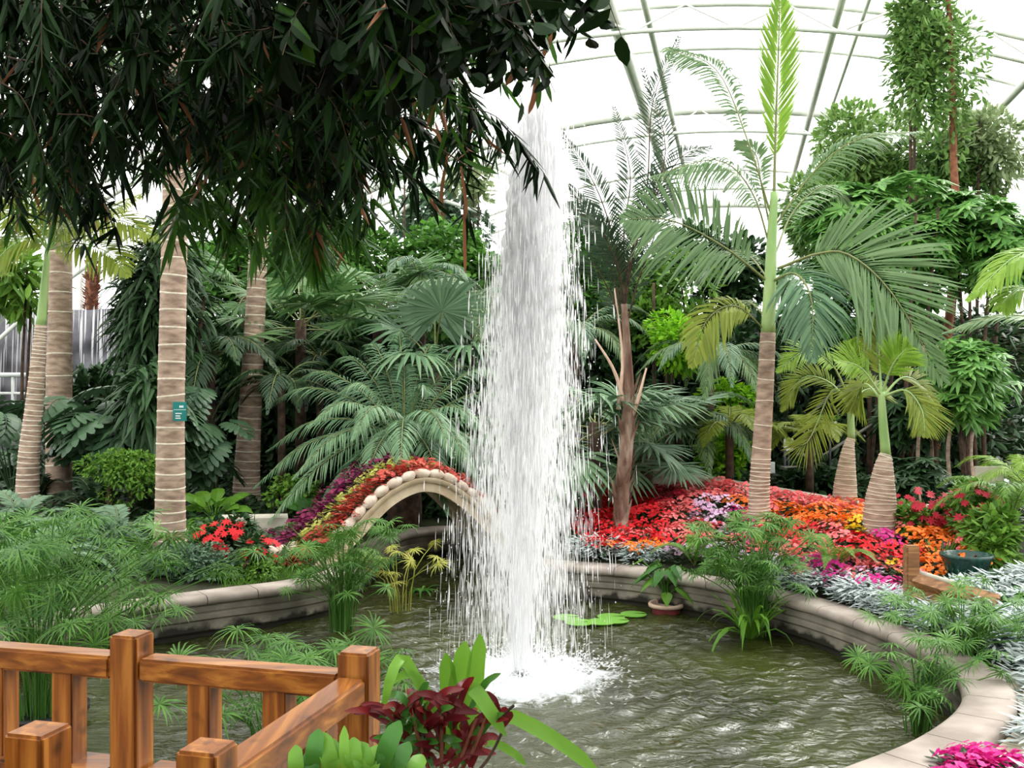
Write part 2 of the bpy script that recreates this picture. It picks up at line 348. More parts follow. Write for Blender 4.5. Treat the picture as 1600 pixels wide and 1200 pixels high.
# ------------------------------------------------------------------ pond outline and ground
POND = [(-4.9, 6.9), (-4.25, 7.95), (-3.83, 8.7), (-3.35, 9.2), (-2.75, 9.66), (-2.1, 10.15), (-1.75, 10.8), (-1.7, 12), (-1.4, 13.6), (-.6, 14), (-.05, 13.3), (0, 12.1),
        (.2, 11.4), (.62, 11.15), (1.3, 10.87), (2.0, 10.25), (2.5, 9.6), (2.82, 8.97), (3.05, 8.2), (3.13, 7.5), (3.08, 6.85), (2.83, 6.28), (2.32, 5.7), (1.7, 5.22), (.9, 4.6), (-.2, 4.1), (-1.6, 3.9), (-3.4, 4.0), (-4.8, 4.6), (-5.3, 5.7)]
OUT = crom(POND, 240, True)
def sdf(x, y):
    p = np.stack([np.ravel(x), np.ravel(y)], -1); a = OUT; b = np.roll(OUT, -1, 0); res = np.full(len(p), 1e9); ins = np.zeros(len(p), bool)
    for i in range(len(a)):
        e = b[i]-a[i]; w = p-a[i]; t = np.clip((w@e)/(e@e), 0, 1); res = np.minimum(res, np.linalg.norm(w-t[:, None]*e, axis=1))
        c = (a[i, 1] > p[:, 1]) != (b[i, 1] > p[:, 1])
        if abs(e[1]) > 1e-9: ins ^= c & (p[:, 0] < e[0]*(p[:, 1]-a[i, 1])/e[1]+a[i, 0])
    return np.where(ins, -res, res).reshape(np.shape(x))
def sst(a, b, x): t = np.clip((x-a)/(b-a), 0, 1); return t*t*(3-2*t)
def zg(x, y, sd=None):
    x = np.asarray(x, float); y = np.asarray(y, float)
    if sd is None: sd = sdf(x, y)
    wr = sst(-.3, .6, x)*sst(7.2, 9, y)
    sl = .07+.12*wr; cap = .30+(.38-.32*sst(1.8, 4.6, x))*wr
    near = 1-sst(6.8, 7.8, y)
    berm = 3.2*sst(19.2, 25, y)*sst(-9.2, -7.2, x)*(1-.0*x)
    z = .36+np.minimum(np.maximum(sd-.2, 0)*sl, cap)*(1-near)+berm
    z = np.where(near > 0, z-.06*near, z)
    return np.where(sd < .05, -.55, np.where(sd < .22, -.55+(z+.55)*(sd-.05)/.17, z))
def gp(px, py, lo=4.5, hi=32):
    """where the sight line through this pixel meets the ground"""
    D = np.arange(lo, hi, .05); x = (px-800)/F*D; z = EYE-(py-600)/F*D; h = np.maximum(zg(x, D), 0)
    k = np.argmax(z <= h); D0 = D[k] if (z <= h).any() else hi-1
    x0 = (px-800)/F*D0
    return np.array([x0, D0, float(max(zg(x0, D0), 0))])
def onz(px, D): x = (px-800)/F*D; return np.array([x, D, float(zg(x, D))])

g = G()
ys = np.concatenate([np.arange(-8, 3, .5), np.arange(3, 16, .13), np.arange(16, 60, .6)]); xs = np.concatenate([np.arange(-30, -7, .6), np.arange(-7, 7, .13), np.arange(7, 34, .6)])
X, Y = np.meshgrid(xs, ys); Z = zg(X, Y) + .03*vnoise(X, Y, .4, 3)*(sdf(X, Y) > .5)
grid(g, np.stack([X, Y, Z], -1)); struct(g, 'ground', M['soil'])
# water surface
g = G(); xs = np.arange(-5.6, 3.3, .035); ys = np.arange(3.7, 14.2, .035); X, Y = np.meshgrid(xs, ys)
R = np.hypot(X-FX, Y-FY)
Z = .021*vnoise(X, Y*1.7, .075, 5)+.010*vnoise(X, Y*1.5, .03, 9)+.010*np.sin(R*24-2*np.sin(X*3))*np.exp(-np.abs(R-1.2)*.45)+.012*np.exp(-((R-.5)/.35)**2)*vnoise(X, Y, .03, 8)
keep = sdf(X, Y) < .2
i, j = np.nonzero(keep[:-1, :-1] & keep[1:, 1:]); m_ = X.shape[1]
g.add(np.stack([X, Y, Z], -1).reshape(-1, 3), np.stack([i*m_+j, i*m_+j+1, (i+1)*m_+j+1, (i+1)*m_+j], -1), 0, True)
w = struct(g, 'pond_water', M['water']); w['label'] = 'rippled dark olive pond water with white foam below the fountain'

# pond wall and coping stones (swept round the outline)
E = nrm(np.roll(OUT, -1, 0)-np.roll(OUT, 1, 0)); NO = np.stack([E[:, 1], -E[:, 0]], -1)
if sdf(OUT[60:61, 0]+NO[60:61, 0]*.2, OUT[60:61, 1]+NO[60:61, 1]*.2)[0] < 0: NO = -NO
g = G()
prof = [(.02, -.5), (.02, .03), (.0, .06), (.012, .15), (-.012, .17), (-.012, .21), (.01, .222), (.01, .235), (-.006, .24), (-.006, .29), (.03, .31), (.28, .31), (.28, -.5)]
Pm = np.stack([np.concatenate([OUT+NO*o, np.full((len(OUT), 1), z)], 1) for o, z in prof], 1); Pm = np.concatenate([Pm, Pm[:1]], 0)
grid(g, Pm, 0, False); pw = struct(g, 'pond_wall', M['concrete']); pw['label'] = 'moulded grey concrete wall round the pond'
cp = [(.26, .30), (-.005, .30), (-.035, .315), (-.045, .345), (-.035, .375), (-.005, .392), (.25, .395), (.28, .38), (.28, .30)]
SL = np.concatenate([[0], np.cumsum(np.linalg.norm(np.roll(OUT, -1, 0)-OUT, axis=1))]); n0 = 0; step = 5
for k in range(0, 240, step):
    ids = [(k+q) % 240 for q in range(step+1)]
    pts = OUT[ids].copy(); nn = NO[ids]
    pts[0] += nrm(pts[1]-pts[0])*.004; pts[-1] += nrm(pts[-2]-pts[-1])*.004
    g = G(); Pm = np.stack([np.concatenate([pts+nn*o, np.full((len(pts), 1), z)], 1) for o, z in cp], 1); grid(g, Pm, 0, True)
    n_ = len(cp)
    for e in (0, len(pts)-1): g.add(Pm[e], np.array([[0, q, q+1] for q in range(1, n_-1)]))
    part(g, 'coping_stone', M['coping'], pw)
# paving slabs on the near right bank
pav = thing('paving', 'beige stone paving strip curving round the near right pond edge', 'paving', (3.3, 6.6, .3)); pav['kind'] = 'structure'
pid = [k for k in range(240) if OUT[k, 0] > .2 and OUT[k, 1] < 8.4 and OUT[k, 1] < 9 and (OUT[k, 1] < 6.9 or OUT[k, 0] > 2.5)]
pid = [k for k in pid if not (OUT[k, 1] > 8.2)]
for q in range(0, len(pid)-4, 4):
    ids = pid[q:q+5]; pts = OUT[ids]; nn = NO[ids]; g = G()
    wd = [.285, .62+.3*sst(7.6, 6.2, pts[0, 1]), ]
    for a0, a1 in ((.29, .74),):
        if a0 > .5 and pts[0, 1] > 7.3: continue
        pr = [(a0, .2), (a0+.003, .325), (a0+.01, .335), (a1-.01, .335), (a1-.003, .325), (a1, .2)]
        g = G(); pp = pts.copy(); pp[0] += nrm(pp[1]-pp[0])*.003; pp[-1] += nrm(pp[-2]-pp[-1])*.003
        grid(g, np.stack([np.concatenate([pp+nn*o, np.full((len(pp), 1), z)], 1) for o, z in pr], 1), 0, False)
        part(g, 'paving_slab', M['paving'], pav)
# kerbs
def kerb(pts, h, w, name, label, L=.9):
    pts = crom(pts, 60); pts[:, 2] = np.maximum(pts[:, 2], zg(pts[:, 0], pts[:, 1])+.1); t = thing(name, label, 'kerb', pts[0]-np.array([0, 0, h])); t['kind'] = 'structure'
    s = np.concatenate([[0], np.cumsum(np.linalg.norm(np.diff(pts, axis=0), axis=1))]); n = max(2, int(s[-1]/L))
    for k in range(n):
        q = np.array([[np.interp(u, s, pts[:, c]) for c in range(3)] for u in np.linspace(s[-1]*k/n+.004, s[-1]*(k+1)/n-.004, 4)])
        T = nrm(np.gradient(q, axis=0)); S = nrm(np.cross(T, UP)); g = G()
        pr = [(-w, -h), (-w, -.02), (-w+.02, 0), (w-.02, 0), (w, -.02), (w, -h)]
        Pm = np.stack([q+S*a+UP*z for a, z in pr], 1); grid(g, Pm, 0, False)
        for e in (0, 3): g.add(Pm[e], np.array([[0, r, r+1] for r in range(1, 5)]))
        part(g, 'kerb_stone', M['kerb'], t)
kerb([P(1000, 728, 14.6), P(1060, 737, 14.4), P(1150, 752, 14.1), P(1230, 765, 13.8), P(1310, 779, 13.5), P(1420, 800, 13.2), P(1560, 830, 12.9)], .45, .12, 'stone_kerb', 'pale stone kerb of the path behind the right flower bed')
kerb([P(345, 806, 12.9), P(400, 805, 13.0), P(450, 804, 13.1)], .3, .14, 'low_kerb', 'short pale rounded kerb beyond the red poinsettia on the left bank', .8)

# ------------------------------------------------------------------ roof and far wall of the glasshouse
AX = .223; RR = 24.0
def arc(y, r=RR, ztop=None, n=41, dz=0):
    zc = EYE+7.5-RR+dz; a = np.linspace(-.83, .83, n)
    return np.stack([AX*y+r*np.sin(a), np.full(n, y), zc+r*np.cos(a)], -1)
for k, (y, r) in enumerate([(-6, .06), (0, .05), (6, .05), (12, .05), (16, .05), (19.8, .06), (22.4, .05), (27.4, .13), (35.1, .06), (42, .12)]):
    a = thing('roof_arch', 'pale grey steel roof arch', 'roof arch', (AX*y, y, EYE+7.5), 'steel arches under the glass roof'); a['kind'] = 'structure'
    g = G(); tube(g, arc(y), r, 8); part(g, 'arch_tube', M['steel'], a)
    if k in (5, 7, 8):
        g = G(); lo = arc(y-1.2, RR-.9); tube(g, lo, .045, 6); part(g, 'lower_chord', M['steel'], a)
        g = G(); up = arc(y)
        for i in range(0, 40, 1): tube(g, [up[i], lo[i+1]] if i % 2 else [lo[i], up[i+1]], .022, 4, cap=False)
        o = part(g, 'truss_bracing', M['steel'], a)
for s, r in [(-14, .05), (-10.5, .05), (-6.6, .05), (-2.4, .13), (-1.75, .07), (2.0, .08), (2.5, .04), (6.3, .09), (10.5, .06), (14, .05)]:
    an = s/RR; zc = EYE+7.5-RR; q = RR-(.25 if r < .12 else .35)
    ys = np.linspace(-6, 42, 20); g = G(); tube(g, np.stack([AX*ys+q*math.sin(an), ys, zc+q*math.cos(an)*np.ones(20)], -1), r, 8)
    o = struct(g, 'roof_purlin', M['steel']); tag(o, 'pale grey steel tube running lengthwise under the roof', 'roof beam', 'lengthwise steel roof tubes', 'structure')
# cross bracing seen at left
for a, b_ in [((575, 275, 24), (745, 330, 24)), ((600, 350, 24), (700, 275, 24)), ((700, 275, 24), (860, 215, 24)), ((745, 245, 24), (900, 330, 24)), ((1250, 150, 27), (1130, 300, 27))]:
    g = G(); A_ = P(*a); B_ = P(*b_); tube(g, np.linspace(A_, B_, 6), .05, 6); o = struct(g, 'roof_brace', M['steel'], A_); tag(o, 'thin straight steel brace crossing below the roof', 'roof brace', 'thin steel braces below the roof', 'structure')
g = G(); ys = np.array([-6, 6, 18, 30, 42.]); Pm = np.stack([arc(y, RR+.15) for y in ys]); grid(g, Pm); struct(g, 'roof_glazing', M['glass'])
g = G(); y = 42.
for s in np.arange(-17, 17.1, 2.4):
    an = math.asin(s/RR); tube(g, [(AX*y+s, y, .6), (AX*y+s, y, EYE+7.5-RR+RR*math.cos(an))], .05, 6)
for z in (2.4, 4.6, 6.6): tube(g, [(AX*y-16, y, z), (AX*y+16, y, z)], .04, 6)
struct(g, 'wall_back', M['steel'])
g = G(); e = arc(42.1)
for i in range(40): g.add([e[i], e[i+1], (e[i+1][0], 42.1, .5), (e[i][0], 42.1, .5)], np.array([[0, 1, 2, 3]]))
struct(g, 'window_1', M['glass'])

# ------------------------------------------------------------------ plant builders
def frond_geo(g, path, n=34, Lm=.5, w=.035, fwd=.5, vup=.15, droop=.35, start=.12, ref=(0, -.3, .9), rr=.014, mat=0, rmat=1, prof=((.3, 1), (.7, .75)), tipL=.35, shape=.8, jit=.06, side=(1, 1), fu=.55):
    pts = crom(path, 60); s = np.linspace(0, 1, 60); T = nrm(np.gradient(pts, axis=0))
    tube(g, pts[::4], np.linspace(rr, rr*.25, 15), 5, rmat, cap=False)
    u = np.linspace(0, 1, n); tt = start+(1-start)*u
    for sg in (0, 1):
        if not side[sg]: continue
        t_ = np.clip(tt+rng.uniform(-.2, .2, n)/n, 0, 1)
        p = np.stack([np.interp(t_, s, pts[:, c]) for c in range(3)], -1); T_ = nrm(np.stack([np.interp(t_, s, T[:, c]) for c in range(3)], -1))
        S = nrm(np.cross(T_, np.asarray(ref, float))); Nn = np.cross(S, T_); S = S*(1 if sg else -1)
        a = (fwd+u*fu+rng.normal(0, jit, n))[:, None]
        d = S*np.cos(a)+T_*np.sin(a)+Nn*(vup+rng.normal(0, jit, n))[:, None]
        L = Lm*side[sg]*(.3+.7*np.sin(PI*np.clip(u, 0, 1)**shape))*(1-(1-tipL)*u**3)*rng.uniform(.9, 1.08, n)
        leaves(g, p, d, Nn, L, w, prof, droop, None, mat)
def frond_mesh(name, mats, L=2., rise=.5, fall=.6, **k):
    """a frond growing along +x from the origin"""
    g = G(); t = np.linspace(0, 1, 7); path = np.stack([L*(t-.12*t**2), .04*L*np.sin(t*2), L*(rise*t-fall*t**2.2)], -1)
    frond_geo(g, path, ref=(0, 0, 1), **k); return g.mesh(name, mats)
def fan_mesh(name, mats, R=.6, n=30, span=5.2, w=.05, droop=.25, pet=.6, cup=.15):
    g = G(); a = np.linspace(-span/2, span/2, n); c = np.array([pet, 0, .15])
    tube(g, crom([(0, 0, 0), (pet*.5, 0, .14), c], 6), .012, 5, 1, cap=False)
    d = np.stack([np.cos(a), np.sin(a), np.full(n, cup)], -1); L = R*(.8+.2*np.cos(a*.6))*rng.uniform(.93, 1.05, n)
    leaves(g, np.repeat(c[None], n, 0), d, UP, L, w, ((.5, 1), (.75, .7)), droop*rng.uniform(.6, 1.5, n), .2, 0)
    return g.mesh(name, mats)
def crown_points(n, r, lumps=9, seed=0, bias=.35, ground=False):
    rg = np.random.default_rng(seed); c = nrm(rg.normal(size=(lumps, 3)))*rg.uniform(.35, .68, (lumps, 1)); lr = rg.uniform(.34, .52, lumps)
    if ground: c[:, 2] = np.abs(c[:, 2])*1.0-.3
    k = rg.integers(0, lumps, n); d = nrm(rg.normal(size=(n, 3))+np.array([0, 0, bias])); rad = lr[k]*rg.uniform(.72, 1.06, n)**.6
    p = c[k]+d*rad[:, None]; return p*np.asarray(r), d
def shrub(name, label, cat, cx, cy_, w, h, D, mat, n=2600, L=.14, Wd=.05, seed=0, kind='leaf', depth=None, group=None, stem=True, lumps=11, droop=.15, stem_mat='bark_dark', stems=3, base=None, prof=((.4, 1), (.75, .7)), fold=.15, sx=None):
    c = P(cx, cy_, D); r = np.array([w/2/F*D, depth or max(.35, min(w, h)/2/F*D), h/2/F*D])
    c[1] += r[1]*.6
    gz = float(zg(c[0], c[1])); b = np.array([c[0], c[1], max(gz, 0) if base is None else base])
    t = thing(name, label, cat, b, group); rg = np.random.default_rng(seed+99)
    p, d = crown_points(n, r, lumps, seed); p = p+c; p[:, 2] = np.maximum(p[:, 2], b[2]+.04); g = G()
    if kind == 'leaf':
        dd = nrm(d+rg.normal(0, .6, (n, 3))-UP*.15); nn = nrm(d*.5+UP+rg.normal(0, .35, (n, 3)))
        leaves(g, p, dd, nn, L*rg.uniform(.7, 1.2, n), Wd*rg.uniform(.8, 1.2, n), prof, droop, fold)
    else:
        m_ = max(60, n//8); p = p[:m_]; d = d[:m_]; ax = nrm(d*.6+UP*.9+rg.normal(0, .25, (m_, 3))); s = nrm(np.cross(ax, rg.normal(size=(m_, 3)))); q = np.cross(ax, s)
        for k in range(8):
            a = 2*PI*k/8+rg.uniform(-.2, .2, m_); dd = s*np.cos(a)[:, None]+q*np.sin(a)[:, None]+ax*.05
            leaves(g, p, dd, ax, L*rg.uniform(.75, 1.15, m_), Wd, prof, .22, fold)
    f = part(g, 'foliage', M[mat], t, stuff=True)
    if stem:
        g = G(); 
        for k in range(stems):
            o = rg.normal(0, .35, 3)*r; o[2] = rg.uniform(-.2, .5)*r[2]; b0 = b+np.array([o[0]*.3, o[1]*.2, -.05])
            b0[2] = max(float(zg(b0[0], b0[1])), 0)-.05 if base is None else base
            tube(g, crom([b0, (b0+c+o)/2+rg.normal(0, .05, 3), c+o], 8), np.linspace(.035, .015, 8)*(1+r[2]*.3), 6)
        part(g, 'stem', M[stem_mat], t)
    return t
def ring_trunk(t, pts, rad, ring_at, mat='bark', rmat='ring', k=16, rw=.012, name='trunk'):
    """pts path bottom to top, rad radii, ring_at fractions; scars stand proud of the bark"""
    q = crom(pts, 40); s = np.linspace(0, 1, 40); r = np.interp(s, np.linspace(0, 1, len(rad)), rad); g = G(); tube(g, q, r, k)
    for u in ring_at:
        p = np.array([np.interp(u, s, q[:, c]) for c in range(3)]); T = nrm(np.array([np.interp(min(u+.02, 1), s, q[:, c])-np.interp(max(u-.02, 0), s, q[:, c]) for c in range(3)])); rr = np.interp(u, s, r)
        tl = rng.normal(0, .006, 2); A_ = nrm(np.cross(T, [0, 1, 0])); B_ = np.cross(T, A_); th = np.linspace(0, 2*PI, k+1)
        V = []
        for (dz, dr) in ((-rw, .0), (-rw*.4, .005), (rw*.4, .005), (rw, .0)):
            V.append(p+T*dz+(rr+dr)*(A_*np.cos(th)[:, None]+B_*np.sin(th)[:, None])+T*(tl[0]*np.cos(th)+tl[1]*np.sin(th))[:, None])
        grid(g, np.array(V), 1)
    return part(g, name, [M[mat], M[rmat]], t)

# ------------------------------------------------------------------ big tropical palm on the right
def fr(t, path, mats=('palm', 'rachis'), **k):
    g = G(); frond_geo(g, [P(*p) for p in path], **k); return part(g, 'frond', [M[m] for m in mats], t)
b = gp(1187, 832); D0 = b[1]
t = thing('king_palm', 'tallest grey ringed palm in the flower bed with upright lime spear leaf', 'palm tree', b)
tp = [b-UP*.1, P(1186, 780, D0), P(1190, 700, D0), P(1196, 600, D0), P(1200, 520, D0)]
ring_trunk(t, tp, [.17, .125, .115, .105, .095, .09], np.concatenate([np.linspace(.03, .45, 22), np.linspace(.5, .95, 6)]), rw=.007)
g = G(); q = crom([P(1200, 521, D0), P(1203, 450, D0), P(1206, 370, D0), P(1210, 300, D0)], 14); tube(g, q, np.linspace(.088, .045, 14), 12); part(g, 'crownshaft', M['shaft'], t)
cw = (0, -1, .15)
fr(t, [(1209, 330, D0), (1212, 200, D0), (1216, 90, D0), (1219, -20, D0)], ('palm_bright', 'rachis'), n=74, Lm=.5, w=.026, fwd=.95, fu=.15, droop=-.02, start=.22, ref=cw, tipL=.6, rr=.02, jit=.04)
fr(t, [(1206, 340, D0), (1170, 225, D0), (1120, 110, D0+.3), (1045, 75, D0+.6)], n=46, Lm=.5, w=.034, fwd=.7, fu=.3, droop=.6, start=.4, ref=(0, -.8, .5), tipL=.9)
fr(t, [(1207, 400, D0), (1175, 300, D0), (1120, 250, D0), (1020, 275, D0)], n=50, Lm=.62, w=.03, fwd=.5, droop=.75, start=.25, ref=(0, -.5, .8))
fr(t, [(1200, 440, D0), (1130, 385, D0-.2), (1050, 345, D0-.3), (975, 342, D0-.4)], ('palm', 'rachis'), n=62, Lm=.95, w=.035, fwd=.35, droop=.25, start=.16, ref=(0, -.95, .3), rr=.018)
fr(t, [(1215, 420, D0), (1280, 396, D0-.3), (1330, 400, D0-.5), (1395, 460, D0-.7), (1470, 590, D0-.8)], ('palm', 'rachis'), n=84, Lm=1.1, w=.034, fwd=.5, droop=.12, start=.22, ref=(0, -.95, .2), rr=.02, tipL=.4)
fr(t, [(1206, 440, D0), (1243, 428, D0-.4), (1268, 470, D0-.7), (1268, 560, D0-.8)], ('palm_blue', 'rachis'), n=64, Lm=.68, w=.038, fwd=.35, droop=.45, start=.12, ref=(0, -.85, .4), rr=.02)
fr(t, [(1200, 520, D0), (1150, 478, D0-.1), (1105, 500, D0-.2), (1080, 570, D0-.2)], ('palm_olive', 'rachis'), n=44, Lm=.5, w=.035, fwd=.4, droop=.5, start=.2, ref=(0, -.7, .6))
fr(t, [(1213, 350, D0), (1270, 270, D0+.1), (1340, 218, D0+.2), (1440, 205, D0+.3)], n=52, Lm=.5, w=.028, fwd=.7, droop=.5, start=.25, ref=(0, -.6, .7))
fr(t, [(1210, 400, D0), (1240, 330, D0+.6), (1290, 290, D0+1), (1330, 320, D0+1.2)], n=40, Lm=.5, w=.03, fwd=.5, droop=.6, start=.25)
fr(t, [(1203, 440, D0), (1170, 400, D0+.6), (1130, 395, D0+1), (1090, 440, D0+1.2)], n=40, Lm=.6, w=.03, fwd=.5, droop=.6, start=.2)
fr(t, [(1203, 500, D0), (1160, 470, D0+.6), (1120, 520, D0+.9), (1100, 620, D0+1)], n=40, Lm=.55, w=.03, fwd=.5, droop=.6, start=.2)
fr(t, [(1206, 370, D0), (1190, 290, D0+.2), (1180, 240, D0+.3), (1150, 220, D0+.4)], ('palm', 'rachis'), n=34, Lm=.4, w=.03, fwd=.7, droop=.4, start=.3, ref=cw)

# slender palm with dead peeling bases, dark upright fronds
b = gp(970, 838); D1 = b[1]
t = thing('slender_palm', 'slender dark palm with peeling reddish trunk beside the fountain', 'palm tree', b)
g = G(); q = crom([b-UP*.1, P(971, 780, D1), P(978, 700, D1), P(983, 620, D1), P(980, 550, D1), P(975, 475, D1)], 30); tube(g, q, np.interp(np.linspace(0, 1, 30), [0, .1, .5, .65, 1], [.13, .095, .085, .06, .04]), 12); part(g, 'trunk', M['peel'], t)
g = G(); n_ = 46; uu = np.sort(rng.uniform(.02, .62, n_)); pp = np.stack([np.interp(uu, np.linspace(0, 1, 30), q[:, c]) for c in range(3)], -1); an = rng.uniform(0, 2*PI, n_)
leaves(g, pp+np.stack([np.cos(an), np.sin(an), 0*an], -1)*.06, np.stack([np.cos(an)*.35, np.sin(an)*.35, np.ones(n_)], -1), np.stack([np.cos(an), np.sin(an), 0*an], -1), rng.uniform(.18, .45, n_), .07, ((.3, 1), (.7, .7)), -.0, .2); part(g, 'dead_leaf_base', M['peel'], t, stuff=True)
for a_ in ([(978, 640, D1), (960, 580, D1-.1), (930, 530, D1-.2)], [(984, 660, D1), (998, 620, D1-.1), (1010, 575, D1-.1)], [(966, 640, D1), (973, 560, D1), (960, 450, D1)]):
    g = G(); tube(g, crom([P(*p) for p in a_], 8), np.linspace(.03, .01, 8), 6); part(g, 'bare_stalk', M['cream'], t)
for pa in ([(977, 480, D1), (990, 380, D1), (1040, 240, D1), (1005, 110, D1+.3)], [(974, 480, D1), (960, 380, D1), (930, 290, D1), (880, 210, D1)], [(976, 480, D1), (1000, 360, D1), (1060, 250, D1+.5), (1110, 230, D1+.8)],
           [(974, 500, D1), (955, 420, D1), (915, 340, D1), (885, 320, D1)], [(977, 460, D1), (975, 360, D1), (985, 270, D1), (960, 170, D1+.4)], [(976, 520, D1), (1000, 430, D1), (1030, 340, D1), (1020, 260, D1)],
           [(975, 540, D1), (958, 470, D1), (925, 410, D1), (900, 420, D1)], [(977, 430, D1), (1010, 300, D1+.3), (1020, 160, D1+.5), (1060, 60, D1+.7)],
           [(976, 470, D1), (960, 400, D1+.3), (925, 340, D1+.5), (890, 290, D1+.6)], [(976, 480, D1), (965, 420, D1-.3), (940, 360, D1-.5), (915, 350, D1-.6)], [(977, 480, D1), (985, 420, D1+.3), (1000, 350, D1+.5), (1040, 320, D1+.6)]):
    fr(t, pa, ('palm_dark', 'bark_dark'), n=60, Lm=.38, w=.018, fwd=.7, fu=.35, droop=.25, start=.2, ref=(0, -.8, .5), tipL=.6)

# two bottle palms
for (px, py, name, lab, tr_, cs, tops) in [
    (1320, 803, 'bottle_palm', 'shorter bottle palm with olive swollen trunk at back of flower bed', [(1320, 780), (1322, 740), (1326, 700), (1330, 685)], [(1330, 686), (1329, 640), (1326, 600)],
     [[(1327, 640), (1300, 600), (1255, 590), (1222, 640)], [(1327, 610), (1330, 570), (1335, 530)], [(1329, 645), (1350, 610), (1385, 610)], [(1326, 620), (1300, 570), (1260, 548), (1215, 580)], [(1327, 630), (1300, 610), (1262, 690), (1230, 690)]]),
    (1375, 846, 'bottle_palm', 'front bottle palm with pale pinkish swollen ringed trunk', [(1375, 800), (1378, 760), (1382, 720), (1384, 710)], [(1384, 711), (1379, 650), (1377, 612)],
     [[(1377, 620), (1374, 560), (1372, 500)], [(1378, 620), (1345, 575), (1305, 562)], [(1379, 620), (1410, 590), (1440, 605), (1452, 660)], [(1378, 615), (1395, 570), (1420, 540)], [(1377, 625), (1350, 600), (1330, 640)], [(1379, 620), (1415, 610), (1440, 640), (1445, 680)]])]:
    b = gp(px, py); D = b[1]; t = thing(name, lab, 'palm tree', b)
    s_ = .305/2*(1.05 if px > 1350 else .95)
    ring_trunk(t, [b-UP*.08]+[P(a, c, D) for a, c in tr_], [s_*1.05, s_*1.1, s_*.98, s_*.72, s_*.45, s_*.36], np.linspace(.04, .97, 24), 'bottle' if px < 1350 else 'bark', 'ring', rw=.005)
    g = G(); q = crom([P(a, c, D) for a, c in cs], 10); tube(g, q, np.linspace(s_*.36, .035, 10), 10); part(g, 'crownshaft', M['shaft'], t)
    for i, pa in enumerate(tops):
        fr(t, [(a, c, D-.15*j*(1 if i % 2 else -1)) for j, (a, c) in enumerate(pa)], ('palm_bright' if i in (1, 3) else 'palm_olive', 'shaft'), n=48, Lm=.42, w=.02, fwd=.6, droop=.18, start=.3, ref=(0, -.7, .6), rr=.016)

# frond reaching in from the right edge
t = thing('arching_palm', 'pale palm reaching in from the right edge of the picture', 'palm tree', onz(1760, 10.2))
g = G(); q = crom([onz(1760, 10.2), P(1755, 700, 10.1), P(1745, 500, 9.9)], 20); tube(g, q, np.linspace(.14, .07, 20), 12); part(g, 'trunk', M['bark'], t)
fr(t, [(1745, 500, 9.9), (1690, 415, 9.7), (1600, 395, 9.5), (1515, 465, 9.4)], ('palm_bright', 'shaft'), n=44, Lm=.55, w=.04, fwd=.6, droop=.45, start=.2, ref=(0, -.4, .9), rr=.02)
fr(t, [(1745, 500, 9.9), (1680, 480, 9.8), (1600, 450, 9.6), (1560, 480, 9.5)], ('palm_bright', 'shaft'), n=36, Lm=.5, w=.04, fwd=.6, droop=.5, start=.2, ref=(0, -.4, .9), rr=.02)
fr(t, [(1745, 510, 9.9), (1650, 500, 10.3), (1560, 494, 10.6), (1475, 520, 10.8)], ('palm', 'rachis'), n=44, Lm=.32, w=.04, fwd=.6, droop=.35, start=.3, ref=(0, -.4, .9), rr=.02)
fr(t, [(1745, 500, 9.9), (1720, 350, 10), (1690, 250, 10.3), (1640, 240, 10.5)], ('palm_bright', 'shaft'), n=36, Lm=.5, w=.04, fwd=.6, droop=.5, start=.2)

# left trunks
def left_palm(px, py, D, tops, rad, rings, lab, mat='bark', name='king_palm'):
    b = onz(px, D); t = thing(name, lab, 'palm tree', b)
    ring_trunk(t, [b-UP*.1]+[P(a, c, D) for a, c in tops], rad, rings, mat); return t
b = gp(265, 862); D = b[1]
t = left_palm(265, 862, D, [(266, 800), (267, 640), (271, 450), (274, 260), (276, 60), (278, -140)], [.2, .168, .15, .145, .135, .12, .11], np.concatenate([[.03, .08], np.linspace(.12, .75, 28)]), 'nearest thick ringed palm trunk carrying the teal plant sign')
Tn = t; DT = D
fr_m = [frond_mesh('palm_frond', [M['palm'], M['rachis']], 2.2, .5, .7, n=40, Lm=.55, w=.035, droop=.4), frond_mesh('palm_frond_bent', [M['palm'], M['rachis']], 2.0, .3, .8, n=38, Lm=.5, w=.035, droop=.5)]
def crown(t, c, n, ms, sc=1., rot0=0., tilt=.0, name='frond'):
    for k in range(n): place(ms[k % len(ms)], name, t, c, (0, -tilt+rng.uniform(-.35, .25), rot0+2*PI*k/n+rng.uniform(-.2, .2)), sc*rng.uniform(.85, 1.1))
crown(t, P(278, -145, D), 9, fr_m)
# sign on the trunk
s = thing('plant_sign', 'small teal plant name sign fixed to the nearest palm trunk', 'sign', P(281, 658, DT-.17))
c = P(281, 643, DT-.17); g = G(); box(g, c, (.078, .006, .108), bev=.004); part(g, 'sign_plate', M['teal'], s)
g = G()
for (x, z, w_) in ((.02, .055, .024), (-.012, -.022, .036), (-.02, -.05, .026), (-.018, -.075, .03)):
    nb = 3 if z > 0 else 5
    for q in range(nb): box(g, c+np.array([x+(q-(nb-1)/2)*w_*2/nb, -.0075, z]), (w_/nb*.72, .0015, .012 if z > 0 else .006))
box(g, c+np.array([0, -.0075, .02]), (.07, .001, .002)); part(g, 'white_lettering', M['white'], s)
D = 15.7
t = left_palm(385, 782, D, [(386, 740), (393, 600), (400, 470), (405, 360), (410, 240), (414, 60)], [.24, .2, .165, .15, .14, .13, .12], np.linspace(.04, .8, 40), 'ringed palm trunk third from the left behind the fan palms')
crown(t, P(414, 55, D), 9, fr_m, 1.1)
D = 14.6
t = left_palm(90, 775, D, [(92, 740), (92, 620), (94, 500), (95, 390), (97, 250), (100, 100)], [.19, .18, .18, .165, .155, .15, .14], np.linspace(.05, .8, 17), 'straight brown ringed palm trunk second from the left')
